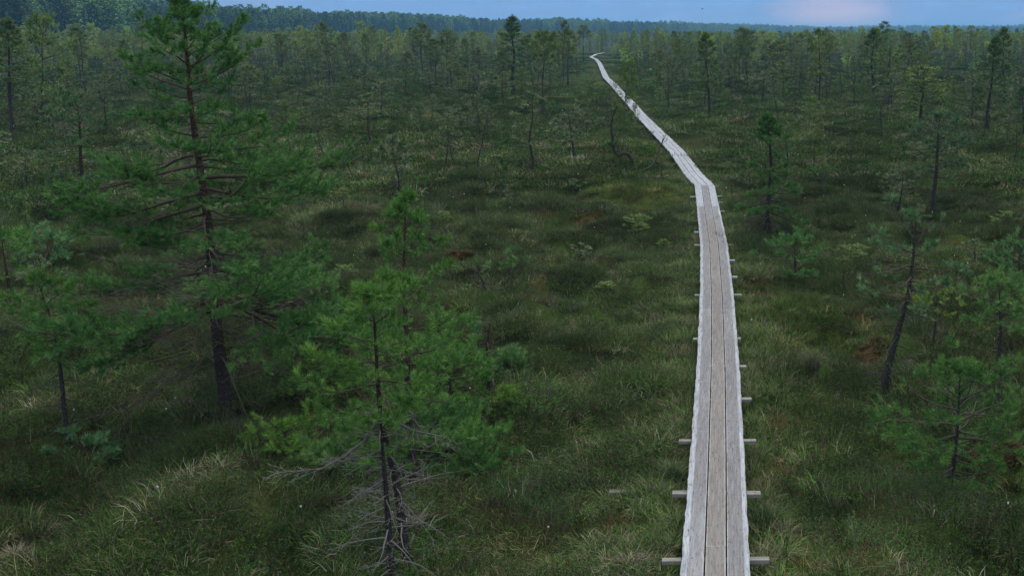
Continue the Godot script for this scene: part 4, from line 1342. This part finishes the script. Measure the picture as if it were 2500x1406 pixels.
	for i in 1500:
		var d := sqrt(r(81.0, 3000.0))
		var dir := (r(-200, 2650) - CENTRE_X) / FOCAL * cos(pitch)
		var z := -d / sqrt(1.0 + dir * dir)
		var x := dir * -z
		if absf(x - walk_at(z)) < 0.6 or n_tint.get_noise_2d(x * 3.0 + 50.0, z * 3.0) < 0.08: continue
		var v := r(0.6, 1.0)
		spot(cushions["%s%d" % ["red" if dice.randf() < 0.45 else "lime", dice.randi() % 2]][1], x, z, r(0.6, 1.5), r(1.0, 2.2), Color(v, v, v))
	for k in cushions: commit("moss", cushions[k][0], mats.grass, cushions[k][1], "rust-red peat moss cushions in hollows of the bog" if k.begins_with("red") else "yellow-green peat moss cushions in hollows of the bog", "moss")
	# cotton grass: white tufts on thin stems
	var m := Mesher.new()
	m.tri(Vector3(-0.002, 0, 0), Vector3(0.002, 0, 0), Vector3(0.03, 0.4, 0.01), Color(0.25, 0.25, 0.15))
	for i in 26:
		var d := rv(1.0).normalized()
		var q := Vector3(0.03, 0.4, 0.01)
		var w := d.cross(rv(1.0)).normalized() * 0.008
		m.tri(q - w, q + w, q + d * r(0.012, 0.024), Color(0.86, 0.86, 0.84))
	var heads := Scatter.new()
	for i in 900:
		var d := sqrt(r(100.0, 16000.0))
		if i < 22: d = r(10.0, 40.0)
		var col := r(-200, 2650)
		var dir := (col - CENTRE_X) / FOCAL * cos(pitch)
		var z := -d / sqrt(1.0 + dir * dir)
		var x := dir * -z
		if absf(x - walk_at(z)) < 0.6 or n_tint.get_noise_2d(x * 2.0, z * 2.0 + 80.0) < -0.05: continue
		spot(heads, x, z, r(0.55, 0.9) if d < 40.0 else r(0.8, 1.3), r(0.8, 1.2), Color.WHITE)
	commit("cotton_grass", m.done(), mats.head, heads, "white cotton grass heads dotted over the bog", "cotton grass")

# ------------------------------------------------------------------ small things
func build_small() -> void:
	# rush-like tussocks that stand out from the rest
	for a in [[1905, 752, 28, 42, Color(0.24, 0.42, 0.09), "bright green rush tussock on the yellow lawn beside the walk"], [1932, 772, 26, 34, Color(0.25, 0.40, 0.10), "round green rush tussock touching the bright one"], [2018, 742, 20, 26, Color(0.24, 0.38, 0.10), "small green rush tussock at the far side of the yellow lawn"],
			[2130, 775, 24, 30, Color(0.22, 0.36, 0.10), "green rush tussock beside rust-red moss under the leaning pine"], [1452, 962, 40, 58, Color(0.10, 0.27, 0.05), "deep green dense rush tussock alone in dry grass"], [1862, 1290, 60, 95, Color(0.20, 0.36, 0.13), "large arching grass tussock close against the walk"], [1640, 1180, 44, 80, Color(0.22, 0.34, 0.14), "tall loose grass tussock leaning at the plank ends"],
			[1985, 925, 46, 60, Color(0.40, 0.42, 0.24), "pale greyish grass tussock near the leaning pine's foot"], [740, 1262, 40, 55, Color(0.62, 0.52, 0.36), "straw-coloured drooping tussock below the dead branch"], [660, 1312, 46, 55, Color(0.58, 0.50, 0.34), "dry arching tussock in dark heather"], [40, 1372, 46, 60, Color(0.55, 0.50, 0.36), "dry tussock standing in the darkest heather"]]:
		var base := down(on_ground(a[0], a[1]))
		base = down(on_ground(a[0], a[1], base.y))
		var wide: float = a[2] / FOCAL * -base.z
		var tall: float = a[3] / FOCAL * -base.z
		var o := MeshInstance3D.new()
		o.name = numbered("grass_tussock")
		var tm := Mesher.new()
		tussock(tm, Vector3.ZERO, 1.0, 260, wide * 0.35, tall * 0.75, tall * 1.35, 0.006, 0.05, 0.75, 0.75, [a[4], a[4].darkened(0.25), a[4].lightened(0.12)])
		o.mesh = tm.done()
		o.material_override = mats.grass
		tag(o, a[5], "grass tussock")
		add_child(o, true)
		o.position = base
	# a grey board lying in the grass
	var p := down(on_ground(1519, 1201))
	var m := Mesher.new()
	board(m, Transform3D(Basis(Vector3.UP, 0.06), Vector3.ZERO), Vector3(0.34, 0.04, 0.10))
	var b := MeshInstance3D.new()
	b.name = "loose_board"
	b.mesh = m.done()
	b.material_override = mats.beam
	tag(b, "short grey board lying in the grass apart from the walk", "board")
	add_child(b)
	b.position = p + Vector3.UP * 0.03
	# a bird gliding over the forest
	var z := -270.0
	var at := at_depth(1715, 22, z)
	var bird := thing("bird", at, "small dark bird gliding above the forest", "bird")
	var black := StandardMaterial3D.new()
	black.albedo_color = Color(0.03, 0.03, 0.035).linear_to_srgb()
	black.roughness = 0.8
	m = Mesher.new()
	m.tube(PackedVector3Array([Vector3(-0.30, -0.02, 0), Vector3(-0.16, 0, 0), Vector3(0.02, 0.01, 0), Vector3(0.17, 0.03, 0), Vector3(0.25, 0.045, 0), Vector3(0.33, 0.035, 0)]), PackedFloat32Array([0.012, 0.045, 0.075, 0.055, 0.045, 0.004]), 8, Color.WHITE)
	m.c.clear()
	part("body", m.done(), black, bird)
	for s in [-1.0, 1.0]:
		m = Mesher.new()
		var w := [Vector3(0.12, 0.04, 0.04 * s), Vector3(-0.10, 0.03, 0.04 * s), Vector3(0.15, 0.17, 0.32 * s), Vector3(-0.07, 0.14, 0.32 * s), Vector3(-0.06, 0.15, 0.72 * s)]
		for t in [[0, 1, 2], [1, 3, 2], [2, 3, 4]]: m.tri(w[t[0]], w[t[1]], w[t[2]], Color.WHITE)
		for t in [[0, 2, 1], [1, 2, 3], [2, 4, 3]]: m.tri(w[t[0]] + Vector3.DOWN * 0.012, w[t[1]] + Vector3.DOWN * 0.012, w[t[2]] + Vector3.DOWN * 0.012, Color.WHITE)
		m.c.clear()
		part("wing", m.done(), black, bird)
	m = Mesher.new()
	m.tri(Vector3(-0.25, 0.0, 0), Vector3(-0.48, -0.02, 0.09), Vector3(-0.48, -0.02, -0.09), Color.WHITE)
	m.c.clear()
	part("tail", m.done(), black, bird)
